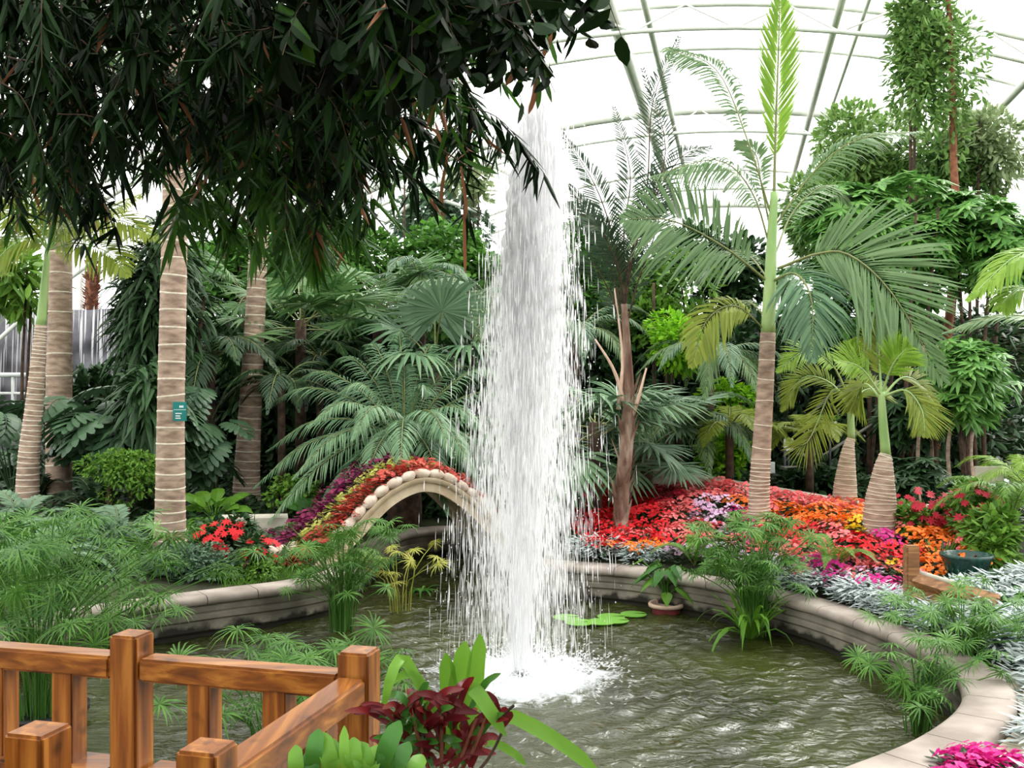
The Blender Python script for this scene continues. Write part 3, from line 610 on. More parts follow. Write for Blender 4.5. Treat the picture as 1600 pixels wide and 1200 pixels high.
crown(t, P(100, 95, D), 9, fr_m, 1.1)
D = 13.6; b = onz(42, D); t = thing('leaning_palm', 'leaning palm at left edge with close pale rings and slim green shaft', 'palm tree', b)
ring_trunk(t, [b-UP*.1, P(45, 720, D), P(53, 640, D), P(60, 560, D), P(64, 508, D)], [.16, .14, .115, .09, .075], np.linspace(.04, .98, 38), 'bark', rw=.009)
g = G(); q = crom([P(64, 510, D), P(69, 450, D), P(75, 385, D)], 10); tube(g, q, np.linspace(.07, .035, 10), 10); part(g, 'crownshaft', M['shaft'], t)
for pa in ([(75, 390), (130, 350), (190, 345), (250, 375)], [(75, 390), (40, 340), (-10, 330), (-60, 360)], [(75, 390), (78, 340), (82, 290), (84, 240)], [(75, 390), (110, 350), (170, 330), (230, 300)], [(75, 390), (50, 370), (10, 390), (-30, 440)],
           [(75, 390), (55, 330), (30, 290), (0, 270)], [(75, 390), (100, 340), (120, 300), (150, 290)], [(75, 390), (120, 380), (170, 395), (200, 430)]):
    fr(t, [(a, c, D-.2*j) for j, (a, c) in enumerate(pa)], ('palm_olive', 'shaft'), n=44, Lm=.6, w=.035, fwd=.5, droop=.35, start=.12, ref=(0, -.6, .6))

# ------------------------------------------------------------------ blue-green date palm behind the bridge
b = onz(632, 14.2); D = 14.2; c = P(632, 715, D)
t = thing('cycad_palm', 'large low blue-green feather palm behind the flower bridge', 'palm', b)
g = G(); lathe(g, (c[0], c[1], b[2]-.1), [(.0, 0), (.22, 0), (.25, .3), (.22, c[2]-b[2]), (.1, c[2]-b[2]+.2), (0, c[2]-b[2]+.22)], 14); part(g, 'stump', M['bark_dark'], t)
ends = [(-205, 55, -.9), (-185, 110, -1.3), (-130, 130, -1.6), (-190, 0, -.3), (-205, -60, .2), (-170, -95, .5), (-110, -125, .9), (-60, -150, .9), (-10, -165, 1.2), (50, -150, 1), (100, -120, .8), (150, -105, .3), (180, -60, 0), (195, 0, -.3), (190, 60, -.8), (150, 120, -1.3), (100, 40, -1.8), (65, 5, -2.), (-5, 45, -2.2), (-70, -20, -1.8), (-60, 75, -2.0), (60, 95, -1.9), (-130, -40, -1.2), (110, -30, -1.2), (-90, -90, -.4), (35, -90, -.4), (0, -120, .2), (-150, 40, -1.5), (140, 60, -1.6)]
for (dx, dy, dD) in ends:
    e = P(632+dx, 715+dy-25, D+dD); mid = (c+e)/2; L_ = np.linalg.norm(e-c); mid = mid+UP*(.28*L_+.05); m1 = c*.7+e*.3+UP*.24*L_; m2 = c*.25+e*.75+UP*.2*L_
    g = G(); frond_geo(g, [c, m1, m2, e+np.array([dx/900, dD*.05, -.12])], n=60, Lm=.42, w=.022, fwd=.5, droop=.55, start=.12, ref=(0, -.25, 1), rr=.014)
    part(g, 'frond', [M['palm_blue'], M['rachis']], t)
g = G(); 
for sx in (10, 45): tube(g, crom([P(632+sx, 700, D-.3), P(635+sx, 680, D-.4), P(643+sx, 660, D-.5)], 6), np.linspace(.035, .02, 6), 6)
part(g, 'orange_stalk', M['dry'], t)
# fan palms
fanm = [fan_mesh('fan_leaf', [M['fan'], M['rachis']], .8, 34, 5.0, .075, .3, .9), fan_mesh('fan_leaf_broad', [M['fan'], M['rachis']], .95, 38, 5.6, .08, .22, 1.1), ]
fanb = [fan_mesh('fan_leaf_grey', [M['bush_grey'], M['rachis']], .95, 36, 5.2, .08, .25, .9), fan_mesh('fan_leaf_drooping', [M['palm_blue'], M['rachis']], .95, 34, 4.6, .07, .5, .9)]
def fan_palm(lab, px, D, hub_y, n, ms, sc=1., name='fan_palm', stem_r=.09, cat='palm', spread=.9):
    b = onz(px, D); c = P(px, hub_y, D); t = thing(name, lab, cat, b); g = G(); tube(g, [b-UP*.05, (b+c)/2, c], stem_r, 10); part(g, 'trunk', M['bark_dark'], t)
    for k in range(n):
        up = rng.uniform(-.5, 1.2); place(ms[k % len(ms)], 'fan_leaf', t, c-UP*.02*k, (0, -up*.9+.2, 2*PI*k*.382+rng.uniform(-.3, .3)), sc*rng.uniform(.8, 1.1))
    return t
fan_palm('green fan palm left of the blue-green feather palm', 470, 16.5, 500, 15, fanm, 1.)
fan_palm('pale fan palm rising just behind the blue-green feather palm', 680, 15.8, 560, 13, fanb, 1.)
fan_palm('fan palm in front of the ivy mass near the middle', 590, 18, 470, 13, fanm, .85)
fan_palm('grey-green fan palm just right of the fountain', 930, 13.2, 660, 16, fanb, .95)
fan_palm('small fan palm right of the peeling slender trunk', 1010, 14.2, 690, 12, fanb, .8)
fan_palm('fan palm behind third trunk from left', 385, 18.5, 460, 10, fanm, .75)
fan_palm('lone pale fan palm high above the ivy', 632, 22, 290, 4, fanm, .55, stem_r=.02)
fb = [frond_mesh('arching_frond', [M['bush_grey'], M['rachis']], 1.7, .7, .9, n=44, Lm=.42, w=.022, droop=.5), frond_mesh('arching_frond_green', [M['palm'], M['rachis']], 1.6, .5, .9, n=40, Lm=.42, w=.025, droop=.5)]
fg = [frond_mesh('olive_frond', [M['palm_olive'], M['rachis']], 1.0, .7, .8, n=34, Lm=.36, w=.035, droop=.3)]
fd = [frond_mesh('dark_frond', [M['palm_dark'], M['rachis']], 1.3, .5, .9, n=34, Lm=.35, w=.03, droop=.4), frond_mesh('dark_frond_green', [M['bush_dark'], M['rachis']], 1.1, .7, .9, n=34, Lm=.35, w=.03, droop=.4)]
def feather(lab, px, D, y, n, ms, sc=1., name='feather_palm', cat='palm', stem_r=.06):
    b = onz(px, D); c = P(px, y, D); c[2] = max(c[2], b[2]+.15); t = thing(name, lab, cat, b); g = G(); tube(g, [b-UP*.05, (b+c)/2, c], stem_r, 8); part(g, 'trunk', M['bark_dark'], t); crown(t, c, n, ms, sc); return t
feather('soft arching feather palm above left edge of the fountain', 740, 17, 470, 14, fb, 1.1)
feather('tall soft feather palm behind the fountain on the left', 660, 18, 450, 12, fb, .9)
feather('arching grey-green palm behind the peeling slender trunk', 1060, 14.9, 660, 14, fb, .9)
feather('feather palm behind fountain spray on the right', 900, 16.5, 520, 13, fb, 1.)
feather('feather palm below the big king palm crown', 1110, 15.6, 560, 13, fb, .9)
feather('low olive palm left of the tallest bed palm', 1140, 14.3, 670, 9, fg, .95)
feather('low olive palm right of the tallest bed palm', 1265, 14.4, 680, 9, fg, .95)
feather('dark feather palm behind the sign bearing trunk', 330, 15.5, 560, 13, fd, 1.2)
feather('dark feather palm beside third trunk from left', 440, 15.2, 600, 11, fd, 1.)
feather('dark feather palm low at the foot of third trunk', 500, 16.4, 560, 11, fd, 1.1)

# ------------------------------------------------------------------ background planting
S = shrub
S('ivy_bank', 'bright ivy covered bank between second and third trunks', 'ivy', 350, 430, 230, 200, 20, 'ivy', 5200, .17, .13, 1)
S('ivy_bank', 'bright ivy bank right of the third trunk under the bamboo tips', 'ivy', 520, 430, 280, 190, 20.5, 'ivy', 6000, .17, .13, 2)
S('ivy_bank', 'ivy bank behind the left edge of the fountain', 'ivy', 710, 440, 250, 190, 21, 'ivy', 5000, .18, .14, 3)
S('ivy_bank', 'ivy clump right of the fountain column', 'ivy', 915, 430, 140, 190, 19, 'ivy', 4200, .16, .12, 4)
S('broadleaf_tree', 'loose airy tree above the ivy left of the fountain', 'tree', 690, 330, 190, 130, 24, 'bush_grey', 1300, .24, .13, 5)
S('broadleaf_tree', 'pale yellow-green tree top beside the fountain head', 'tree', 735, 280, 90, 70, 24, 'ficus_pale', 420, .24, .13, 6)
S('leafy_shrub', 'broad leaved shrub at far left above the red rock', 'shrub', 15, 425, 170, 140, 15.8, 'bush', 700, .34, .09, 7)
S('dracaena', 'tall dark dracaena clump between first ringed trunks', 'shrub', 235, 480, 150, 300, 14.5, 'bush_deep', 1500, .5, .07, 8, droop=.5, stem_mat='bark_dark')
S('dracaena', 'lower drooping dark dracaena left of the plant sign', 'shrub', 225, 640, 130, 150, 13.5, 'bush_dark', 600, .5, .08, 9, droop=.6)
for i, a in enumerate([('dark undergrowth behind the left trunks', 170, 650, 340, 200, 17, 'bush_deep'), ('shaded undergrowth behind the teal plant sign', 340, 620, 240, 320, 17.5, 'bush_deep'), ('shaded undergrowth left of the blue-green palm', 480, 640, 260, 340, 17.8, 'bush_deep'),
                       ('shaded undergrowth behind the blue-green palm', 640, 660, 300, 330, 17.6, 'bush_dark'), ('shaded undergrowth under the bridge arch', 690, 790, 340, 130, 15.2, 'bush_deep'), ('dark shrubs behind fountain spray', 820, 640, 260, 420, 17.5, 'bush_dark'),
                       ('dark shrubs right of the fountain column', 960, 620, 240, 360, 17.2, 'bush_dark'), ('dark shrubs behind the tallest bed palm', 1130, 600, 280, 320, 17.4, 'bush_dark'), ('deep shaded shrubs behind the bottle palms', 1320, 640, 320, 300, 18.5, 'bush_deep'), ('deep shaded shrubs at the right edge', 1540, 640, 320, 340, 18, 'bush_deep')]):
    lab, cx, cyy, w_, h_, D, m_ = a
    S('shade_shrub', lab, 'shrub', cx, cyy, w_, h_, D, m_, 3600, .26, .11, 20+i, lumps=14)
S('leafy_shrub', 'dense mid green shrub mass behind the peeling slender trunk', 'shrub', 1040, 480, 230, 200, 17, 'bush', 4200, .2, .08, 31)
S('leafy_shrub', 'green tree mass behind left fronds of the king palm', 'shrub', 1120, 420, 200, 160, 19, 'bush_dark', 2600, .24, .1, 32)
S('lime_shrub', 'bright lime green shrub beyond the slender palm', 'shrub', 1050, 535, 130, 100, 15.8, 'bush_bright', 1500, .14, .06, 33)
S('lime_shrub', 'bright green low shrub above the path kerb', 'shrub', 1135, 712, 105, 70, 15.3, 'bush_bright', 1300, .13, .075, 34)
S('lime_shrub', 'lime green shoots behind the low olive palm', 'shrub', 1150, 620, 110, 60, 16.2, 'bush_bright', 500, .14, .06, 35)
# right side masses
S('umbrella_tree', 'large umbrella tree with glossy leaf whorls on the right', 'tree', 1420, 340, 330, 190, 16, 'scheff', 6400, .27, .075, 40, kind='rosette', lumps=13)
S('umbrella_tree', 'umbrella tree behind the long right king palm frond', 'tree', 1370, 440, 260, 190, 16.5, 'scheff', 4400, .26, .075, 41, kind='rosette')
S('umbrella_tree', 'umbrella tree at the right edge below the pale frond', 'tree', 1560, 380, 200, 200, 16, 'scheff', 4200, .26, .075, 42, kind='rosette')
S('umbrella_tree', 'lower umbrella tree right of the bottle palms', 'tree', 1540, 590, 200, 170, 14.6, 'scheff', 3000, .24, .065, 43, kind='rosette')
S('umbrella_tree', 'shaded umbrella shrub just right of the front bottle palm', 'tree', 1470, 660, 180, 130, 15.6, 'bush_dark', 1700, .24, .07, 44, kind='rosette')
S('fig_tree', 'bright airy fig tree rising left of the reddish trunk', 'tree', 1370, 230, 200, 220, 20, 'ficus', 5600, .2, .07, 45)
S('fig_tree', 'fig tree crown at right behind the reddish trunk', 'tree', 1550, 220, 160, 190, 19.5, 'ficus_pale', 3600, .2, .07, 46)
S('fig_tree', 'lower fig foliage behind the umbrella trees', 'tree', 1300, 330, 150, 150, 19, 'ficus', 3000, .2, .07, 47)
S('fig_tree', 'fig foliage on the far right slope', 'tree', 1470, 260, 230, 120, 19.6, 'ficus', 3400, .2, .07, 48)
t = S('tall_tree', 'tallest slim tree with reddish trunk reaching the roof at right', 'tree', 1476, 100, 150, 350, 17.5, 'ficus', 4200, .18, .065, 49, stem=False, depth=.9, lumps=20)
b = WL[t.name]; g = G(); tube(g, crom([b-UP*.1, P(1492, 400, 17.9), P(1490, 250, 17.9), P(1487, 120, 17.9), P(1482, 0, 17.9)], 20), np.linspace(.09, .045, 20), 8); part(g, 'trunk', M['bark_red'], t)
S('vine_tower', 'narrow leafy climber column left of the tallest slim tree', 'climber', 1433, 40, 70, 190, 18, 'ficus', 1300, .17, .06, 50, depth=.4)
S('low_shrub', 'low dark plants behind the bottle palm trunks', 'shrub', 1300, 760, 180, 70, 14.8, 'bush_dark', 900, .18, .1, 51)
S('low_shrub', 'low dark plants right of the front bottle palm', 'shrub', 1440, 755, 140, 90, 13.6, 'bush_dark', 1100, .18, .05, 52, kind='rosette')
# unseen trees added behind the viewer's deck to darken faces toward the camera
for k, (x, y, r, m_) in enumerate([(-9, -4.5, 3.2, 'bush_dark'), (-4, -6, 3.4, 'bush_deep'), (1, -5.5, 3.2, 'bush_dark'), (6, -4.5, 3.4, 'bush_deep'), (10, -1, 3, 'bush_dark')]):
    b = np.array([x, y, float(zg(x, y))]); t = thing('light_block_tree', ['dense tree added behind and left of the deck to block light', 'dark tree added behind the deck left of centre to block light', 'dense tree added straight behind the deck to block light', 'dark tree added behind the deck right of centre to block light', 'dense tree added right of the near paving to block light'][k], 'tree', b)
    p, d = crown_points(5200, (r, 2.0, 3.2), 14, 200+k); g = G(); leaves(g, np.maximum(p+b+UP*3.2, [-99, -99, b[2]+.05]), nrm(d+rng.normal(0, .5, d.shape)), UP, .32, .14, droop=.2); part(g, 'foliage', M[m_], t, stuff=True)
    g = G(); tube(g, [b-UP*.1, b+UP*2, b+UP*4+rng.normal(0, .3, 3)], [.2, .15, .08], 8); part(g, 'trunk', M['bark_dark'], t)
# pale stems in the shaded grotto
for k, (px, D) in enumerate([(1440, 15.6), (1462, 15.9), (1487, 15.2), (1518, 15.4)]):
    g = G(); b = onz(px, D); tube(g, crom([b, P(px-6, 700, D), P(px+8, 600, D), P(px+2, 540, D)], 12), np.linspace(.05, .03, 12)*(1.6 if k == 3 else .7), 7)
    tag(part(g, 'bare_stem', M['bark'], None, b), 'thin bare stem in the dark shade right of bottle palms', 'stem', 'bare stems in the shade on the right')

# ------------------------------------------------------------------ waterfall, cliff and walkway rail, far left
g = G(); X, Z = np.meshgrid(np.linspace(-13.5, -8.4, 60), np.linspace(0, 1, 40)); top = P(0, 478, 25)[2]+.08*np.sin(X*1.3)
Yr = 25.2+.35*vnoise(X*2, Z*7, .5, 11)+.2*vnoise(X*6, Z*16, .5, 12)-.9*(1-Z)
rockw = thing('waterfall', 'wide waterfall sheeting over wet grey rock behind the left trunks', 'waterfall', (-10.9, 25, 0)); grid(g, np.stack([X, Yr, Z*(top+.2)-.2], -1)); part(g, 'rock_face', M['wet_rock'], rockw)
g = G(); n = 120; x = rng.uniform(-13.3, -8.6, n); z0 = P(0, 480, 25)[2]-np.abs(rng.normal(0, .7, n)); L = rng.uniform(.3, 2.0, n); z0[:60] = P(0, 480, 25)[2]; 
yy = 24.55+.12*rng.normal(size=n)-.15*(5-z0)
leaves(g, np.stack([x, yy, z0], -1), (0, -.06, -1), (0, -1, 0), L, rng.uniform(.01, .035, n), ((.2, 1), (.7, .8)), 0, None); part(g, 'falling_water', M['spray'], rockw, stuff=True)
g = G(); X, Z = np.meshgrid(np.linspace(-16.8, -12.3, 50), np.linspace(0, 1, 40)); Yr = 22.8+.5*np.abs(vnoise(X*2, Z*12, .5, 14))+.5*vnoise(X*2.5, Z*3, .7, 15)-.5*(1-Z); tp_ = P(0, 500, 23)[2]+.25*vnoise(X, X, .6, 3)
grid(g, np.stack([X, Yr, Z*(tp_+.2)-.2], -1)); o = part(g, 'red_cliff', M['cliff'], None, (-13.5, 23, 0)); tag(o, 'layered reddish brown rock cliff at the far left', 'rock')
rl = thing('walkway_railing', 'horizontal steel pipe railing in front of the waterfall', 'railing', onz(110, 19))
for y_ in (588, 617): g = G(); tube(g, [P(-160, y_-3, 19), P(40, y_-2, 19), P(330, y_+2, 19)], .045 if y_ < 600 else .028, 8); part(g, 'rail', M['rail_steel'], rl)
for px in (-120, 20, 150, 290): g = G(); b = onz(px, 19); tube(g, [b, P(px, 588, 19)], .03, 8); part(g, 'post', M['rail_steel'], rl)
b = onz(143, 25.8); t = thing('stub_palm', 'shaggy brown dead palm trunk standing above the waterfall', 'tree', b); g = G(); q = [b, P(143, 480, 25.8), P(144, 440, 25.8), P(146, 410, 25.8)]; tube(g, crom(q, 12), [.17]*8+[.17, .15, .1, .05], 8)
n = 160; u = rng.uniform(0, 1, n); an = rng.uniform(0, 2*PI, n); pp = P(143, 490, 25.8)+(P(145, 415, 25.8)-P(143, 490, 25.8))*u[:, None]; o_ = np.stack([np.cos(an), np.sin(an), 0*an], -1)
leaves(g, pp+o_*.13, o_+UP*.9, o_, .2, .1); part(g, 'trunk', M['bark_red'], t)
g = G(); b = onz(126, 26); tube(g, [b, P(126, 380, 26)], .07, 8); tag(part(g, 'grey_post', M['steel'], None, b), 'slim grey wall post beside the shaggy dead palm trunk', 'post')

# stair and small things in the right background
st = thing('metal_stair', 'dark metal stair with pale treads behind the tallest bed palm', 'stair', onz(1245, 16.6))
for (x0, x1, y_) in ((1248, 1275, 711), (1222, 1250, 731), (1200, 1226, 750)):
    g = G(); A_ = P((x0+x1)/2, y_, 16.4); box(g, A_, ((x1-x0)/2/F*16.4, .14, .02), bev=.004); part(g, 'tread', M['tread'], st)
g = G(); tube(g, [P(1250, 735, 16.3), P(1320, 690, 16.3), P(1400, 640, 16.3)], .025, 6); part(g, 'handrail', M['tread'], st)
g = G(); tube(g, [P(1215, 680, 16.3), P(1260, 655, 16.4), P(1315, 600, 16.4)], .03, 6); part(g, 'handrail', M['dark_metal'], st)
for px in (1250, 1226, 1275):
    g = G(); b = onz(px, 16.5); tube(g, [b, P(px, 700, 16.5)], .025, 6); part(g, 'upright', M['dark_metal'], st)
g = G(); c = P(1232, 695, 17.2); box(g, c, (.08, .02, .11), bev=.01); o = part(g, 'white_lamp_panel', M['white'], None, c); tag(o, 'small bright white panel above the dark metal stair', 'panel')
g = G(); tube(g, [c-UP*1.0, c-UP*.1], .02, 6); part(g, 'post', M['dark_metal'], o)
g = G(); c = P(1206, 731, 15.6); box(g, c, (.045, .02, .09), bev=.005); o = part(g, 'white_notice', M['white'], None, c); tag(o, 'small white notice just right of the tallest bed palm trunk', 'notice'); g = G(); tube(g, [onz(1206, 15.62), c+np.array([0, .02, 0])], .012, 6); part(g, 'stake', M['dark_metal'], o)
c = P(1297, 677, 16.2); t = thing('hanging_pot', 'small pale plant pot in the shade left of the bottle palms', 'plant pot', c)
g = G(); lathe(g, c, [(0, 0), (.065, 0), (.09, .16), (.105, .16), (.105, .19), (.08, .19), (.07, .15), (0, .15)], 14); part(g, 'pot', M['white'], t)
g = G(); n = 40; an = rng.uniform(0, 2*PI, n); leaves(g, np.repeat((c+UP*.15)[None], n, 0), np.stack([np.cos(an), np.sin(an), rng.uniform(.3, 1.6, n)], -1), UP, rng.uniform(.2, .42, n), .04, droop=.3); part(g, 'foliage', M['bush'], t)
g = G(); tube(g, [onz(1297, 16.2), c], .02, 6); part(g, 'stand', M['dark_metal'], t)
g = G(); c = P(1545, 742, 11.6); box(g, c, (.17, .02, .1), bev=.006); o = part(g, 'grey_sign', M['kerb'], None, c); tag(o, 'plain grey board sign behind the poinsettia at right', 'sign'); g = G(); tube(g, [onz(1545, 11.63), c+np.array([0, .03, 0])], .015, 6); part(g, 'stake', M['dark_metal'], o)

# ------------------------------------------------------------------ flower covered arch bridge
fc = [(470, 905), (505, 868), (545, 830), (570, 803), (600, 774), (633, 754), (665, 746), (700, 753), (740, 780), (770, 810), (800, 848), (815, 870)]
front = crom([P(a, c, 11.2+1.4*(a-530)/270) for a, c in fc], 61); WV = np.array([-.55, 1.05, .08])
T = nrm(np.gradient(front, axis=0)); S_ = nrm(np.cross(T, WV)); S_ = S_*np.sign(S_[:, 2:3]); inner = front-S_*.17
br = thing('flower_bridge', 'small arched footbridge with beige rim planted in coloured stripes', 'bridge', (front[30][0], front[30][1]+.5, 0))
g = G(); L_ = [front-UP*.0, inner, inner+WV, front+WV, front]; grid(g, np.stack(L_, 1), 0, False)
part(g, 'arch', M['plaster'], br)
g = G(); nr = front+S_*.05; f2 = front-nrm(WV)*.03; grid(g, np.stack([f2+S_*.0, f2-S_*.06, f2-S_*.06+nrm(WV)*.04, f2+nrm(WV)*.04, f2], 1)); part(g, 'rim_moulding', M['plaster'], br)
g = G(); v = np.linspace(0, 1, 8); Pm = np.stack([front+WV*a+S_*(.03+.05*math.sin(PI*a)) for a in v], 1); grid(g, Pm); part(g, 'soil_bed', M['soil'], br)
sl = np.concatenate([[0], np.cumsum(np.linalg.norm(np.diff(front, axis=0), axis=1))])
rg = np.random.default_rng(5); tot = sl[-1]; s0 = .62
for k in range(15):
    s = s0+k*.185
    if s > tot-.35: break
    p = np.array([np.interp(s, sl, front[:, c]) for c in range(3)]); nn = np.array([np.interp(s, sl, S_[:, c]) for c in range(3)]); tt = np.array([np.interp(s, sl, T[:, c]) for c in range(3)])
    g = G(); rock(g, (0, 0, 0), (.115, .075, .06), 0, .05, k); V = g.c[-1][0]; V = V[:, 0:1]*tt+V[:, 1:2]*nrm(WV)+V[:, 2:3]*nn+p+nn*.045+nrm(WV)*.04
    g.c[-1] = (V, None, 0, 0); part(g, 'edging_stone', M['stone'], br)
# --- small plants
def bed_mesh(name, leafm, petm, nl=26, nf=14, R=.15, H=.16, pr=.03, petals=5, ll=.07, lw=.035, fl_z=1.):
    rg = np.random.default_rng(len(bpy.data.meshes)); g = G(); g2 = G() if petm != leafm else None
    if nl:
        a = rg.uniform(0, 2*PI, nl); r = R*np.sqrt(rg.uniform(0, 1, nl)); p = np.stack([r*np.cos(a), r*np.sin(a), H*rg.uniform(.1, .85, nl)*(1-.4*(r/R)**2)], -1)
        leaves(g, p, np.stack([np.cos(a), np.sin(a), rg.uniform(-.1, .8, nl)], -1), UP, ll*rg.uniform(.7, 1.3, nl), lw, droop=.2, fold=.15, mat=0)
    if nf:
        a = rg.uniform(0, 2*PI, nf); r = R*np.sqrt(rg.uniform(0, 1, nf)); p = np.stack([r*np.cos(a), r*np.sin(a), H*fl_z*(1.02-.35*(r/R)**2)+rg.uniform(-.02, .02, nf)], -1)
        ax = nrm(np.stack([np.cos(a)*r/R*.7+rg.normal(0, .2, nf), np.sin(a)*r/R*.7-.45+rg.normal(0, .2, nf), np.ones(nf)], -1)); s = nrm(np.cross(ax, (1, .2, 0))); q = np.cross(ax, s)
        for k in range(petals):
            b_ = 2*PI*k/petals+rg.uniform(0, 1, nf)
            leaves(g2 or g, p, s*np.cos(b_)[:, None]+q*np.sin(b_)[:, None]+ax*.15, ax, pr*rg.uniform(.8, 1.25, nf), pr*1.1, ((.55, 1),), .05, None, mat=0 if g2 else 1)
    if g2 is None: return g.mesh(name, [M[leafm], M[petm]])
    return g.mesh(name, [M[leafm]]), g2.mesh(name+'_blossoms', [M[petm]])
KIND = {}
for nm, pm in (('red', 'red'), ('coral', 'coral'), ('orange', 'orange'), ('magenta', 'magenta'), ('lilac', 'lilac'), ('yellow', 'yellow'), ('darkred', 'darkred')):
    KIND[nm] = [bed_mesh(nm+'_bedding', 'bush_dark', pm, 40, 46 if nm != 'lilac' else 28, .145, .17, .021) for _ in range(2)]
KIND['purple'] = [bed_mesh('purple_foliage', 'purple_leaf', 'purple_leaf', 46, 10, .12, .11, .03, ll=.06, lw=.035) for _ in range(2)]
KIND['copper'] = [bed_mesh('copper_foliage', 'copper_leaf', 'copper_leaf', 46, 14, .12, .11, .03, ll=.06, lw=.032) for _ in range(2)]
KIND['gold'] = [bed_mesh('gold_foliage', 'gold_leaf', 'gold_leaf', 40, 6, .1, .1, .03, ll=.055, lw=.03) for _ in range(2)]
KIND['silver'] = [bed_mesh('silver_foliage', 'silver', 'silver', 130, 0, .15, .24, .03, ll=.1, lw=.024) for _ in range(3)]
def bedding(kind, pos, name, label, group, sc=1., cat='flower'):
    ms = KIND[kind]; me = ms[int(rng.integers(len(ms)))]; o = place(me[0] if isinstance(me, tuple) else me, name, None, pos, (rng.uniform(-.1, .1), rng.uniform(-.1, .1), rng.uniform(0, 6.3)), sc*rng.uniform(.85, 1.15))
    if isinstance(me, tuple): b_ = bpy.data.objects.new('blossoms', me[1]); COL.objects.link(b_); b_.parent = o; b_['kind'] = 'stuff'
    return tag(o, label, cat, group)
SPEC = {'copper': ('copper_leaf_plant', 'low copper-red foliage plant in front stripe over the bridge'), 'gold': ('golden_leaf_plant', 'low yellow-green foliage plant in middle stripe over the bridge'), 'purple': ('purple_leaf_plant', 'low purple foliage plant in back stripe over the bridge')}
s = .1
while s < tot-.25:
    p = np.array([np.interp(s, sl, front[:, c]) for c in range(3)]); nn = np.array([np.interp(s, sl, S_[:, c]) for c in range(3)])
    for v in (.12, .26, .40, .53, .66, .79, .92):
        k = 'copper' if v < .35 else 'gold' if v < .58 else 'purple'; nm, lb = SPEC[k]
        q = p+WV*(v+rng.uniform(-.04, .04))+nn*.05
        bedding(k, q, nm, lb, lb.split(' in ')[1].replace(' over', ' plants over'), 1.0, 'foliage plant')
    s += .155
for i in range(46):   # the stripes run out over the left bank
    px = rng.uniform(395, 510); f_ = (px-395)/115; py = rng.uniform(846-30*f_, 893-14*f_); b = gp(px, py)
    if sdf(b[0], b[1]) < .25: continue
    v = (py-(846-30*f_))/47; k = 'purple' if v < .25 else 'gold' if v < .55 else 'copper'; lb = {'purple': 'purple', 'gold': 'yellow-green', 'copper': 'copper-red'}[k]
    bedding(k, b, SPEC[k][0], lb+' foliage plant on the left bank at the foot of the bridge', lb+' plants at the left foot of the bridge', .9, 'foliage plant')
for i, (px, py) in enumerate([(424, 868), (441, 866), (459, 862), (476, 858), (494, 853)]):
    b = gp(px, py+12); g = G(); rock(g, b+UP*.09, (.1, .09, .1), 0, .08, 40+i); o = part(g, 'edging_stone', M['stone'], br)

# ------------------------------------------------------------------ flower bed, right bank
REG = [(975, 820, 75, 38, 'red'), (920, 800, 30, 30, 'red'), (1040, 765, 45, 22, 'darkred'), (1110, 765, 70, 16, 'coral'), (1065, 800, 28, 35, 'coral'), (1120, 790, 38, 20, 'lilac'), (1095, 805, 20, 14, 'lilac'), (1150, 803, 25, 14, 'magenta'), (1155, 790, 14, 12, 'orange'), (1020, 830, 40, 10, 'coral'),
       (985, 858, 45, 16, 'orange'), (1025, 862, 22, 12, 'red'), (1055, 865, 25, 14, 'lilac'), (1130, 852, 30, 22, 'lilac'), (1100, 830, 30, 20, 'coral'), (1165, 830, 22, 20, 'magenta'), (1240, 775, 70, 14, 'coral'), (1245, 803, 65, 18, 'orange'), (1240, 828, 55, 12, 'red'), (1265, 848, 55, 18, 'coral'),
       (1225, 872, 25, 10, 'lilac'), (1260, 884, 35, 12, 'magenta'), (1300, 875, 20, 8, 'lilac'), (1320, 810, 30, 12, 'orange'), (1300, 830, 40, 18, 'coral'), (1350, 820, 20, 8, 'yellow'), (1340, 855, 50, 16, 'red'), (1400, 862, 30, 16, 'red'), (1370, 880, 55, 14, 'coral'), (1395, 878, 22, 8, 'yellow'), (1365, 898, 30, 10, 'lilac'),
       (1385, 912, 38, 14, 'magenta'), (1405, 805, 26, 26, 'red'), (1415, 828, 20, 12, 'yellow'), (1450, 840, 40, 30, 'orange'), (1490, 860, 45, 20, 'orange'), (1395, 835, 16, 16, 'magenta')]
NM = {'red': 'red', 'coral': 'coral pink', 'orange': 'orange', 'magenta': 'magenta', 'lilac': 'pale lilac', 'yellow': 'yellow', 'darkred': 'deep red'}
cnt = 0
for yy in np.arange(8.6, 15.2, .215):
    for xx in np.arange(.3, 6.6, .215):
        x = xx+rng.uniform(-.07, .07); y = yy+rng.uniform(-.07, .07); sd = float(sdf(x, y))
        if sd < .42: continue
        z = float(zg(x, y)); px = 800+x/y*F; py = 600-(z+.15-EYE)/y*F
        topy = np.interp(px, [900, 930, 1000, 1060, 1150, 1230, 1310, 1420, 1540], [800, 770, 742, 744, 757, 770, 783, 797, 832])
        boty = np.interp(px, [890, 1000, 1100, 1200, 1300, 1420, 1440, 1560], [872, 872, 885, 896, 905, 925, 890, 888])
        if px < 900 or px > 1545 or py < topy or py > boty or cnt > 700: continue
        if np.hypot(x-P(1187, 0, 11.3)[0], y-11.3) < .1: continue
        e = [((px-a)/c)**2+((py-b_)/d)**2 for a, b_, c, d, k in REG]; k = REG[int(np.argmin(e))][4] if rng.uniform() > .06 else 'coral'
        big = (py < 835)
        reg_ = ('beside the peeling slender trunk' if px < 1050 else 'in the middle of the bed left of the tallest palm' if px < 1185 else 'between the tallest palm and bottle palms' if px < 1345 else 'right of the front bottle palm')
        bedding(k, (x, y, z), 'bedding_flower', NM[k]+' bedding flower '+reg_, NM[k]+' flowers '+reg_, 1.12); cnt += 1
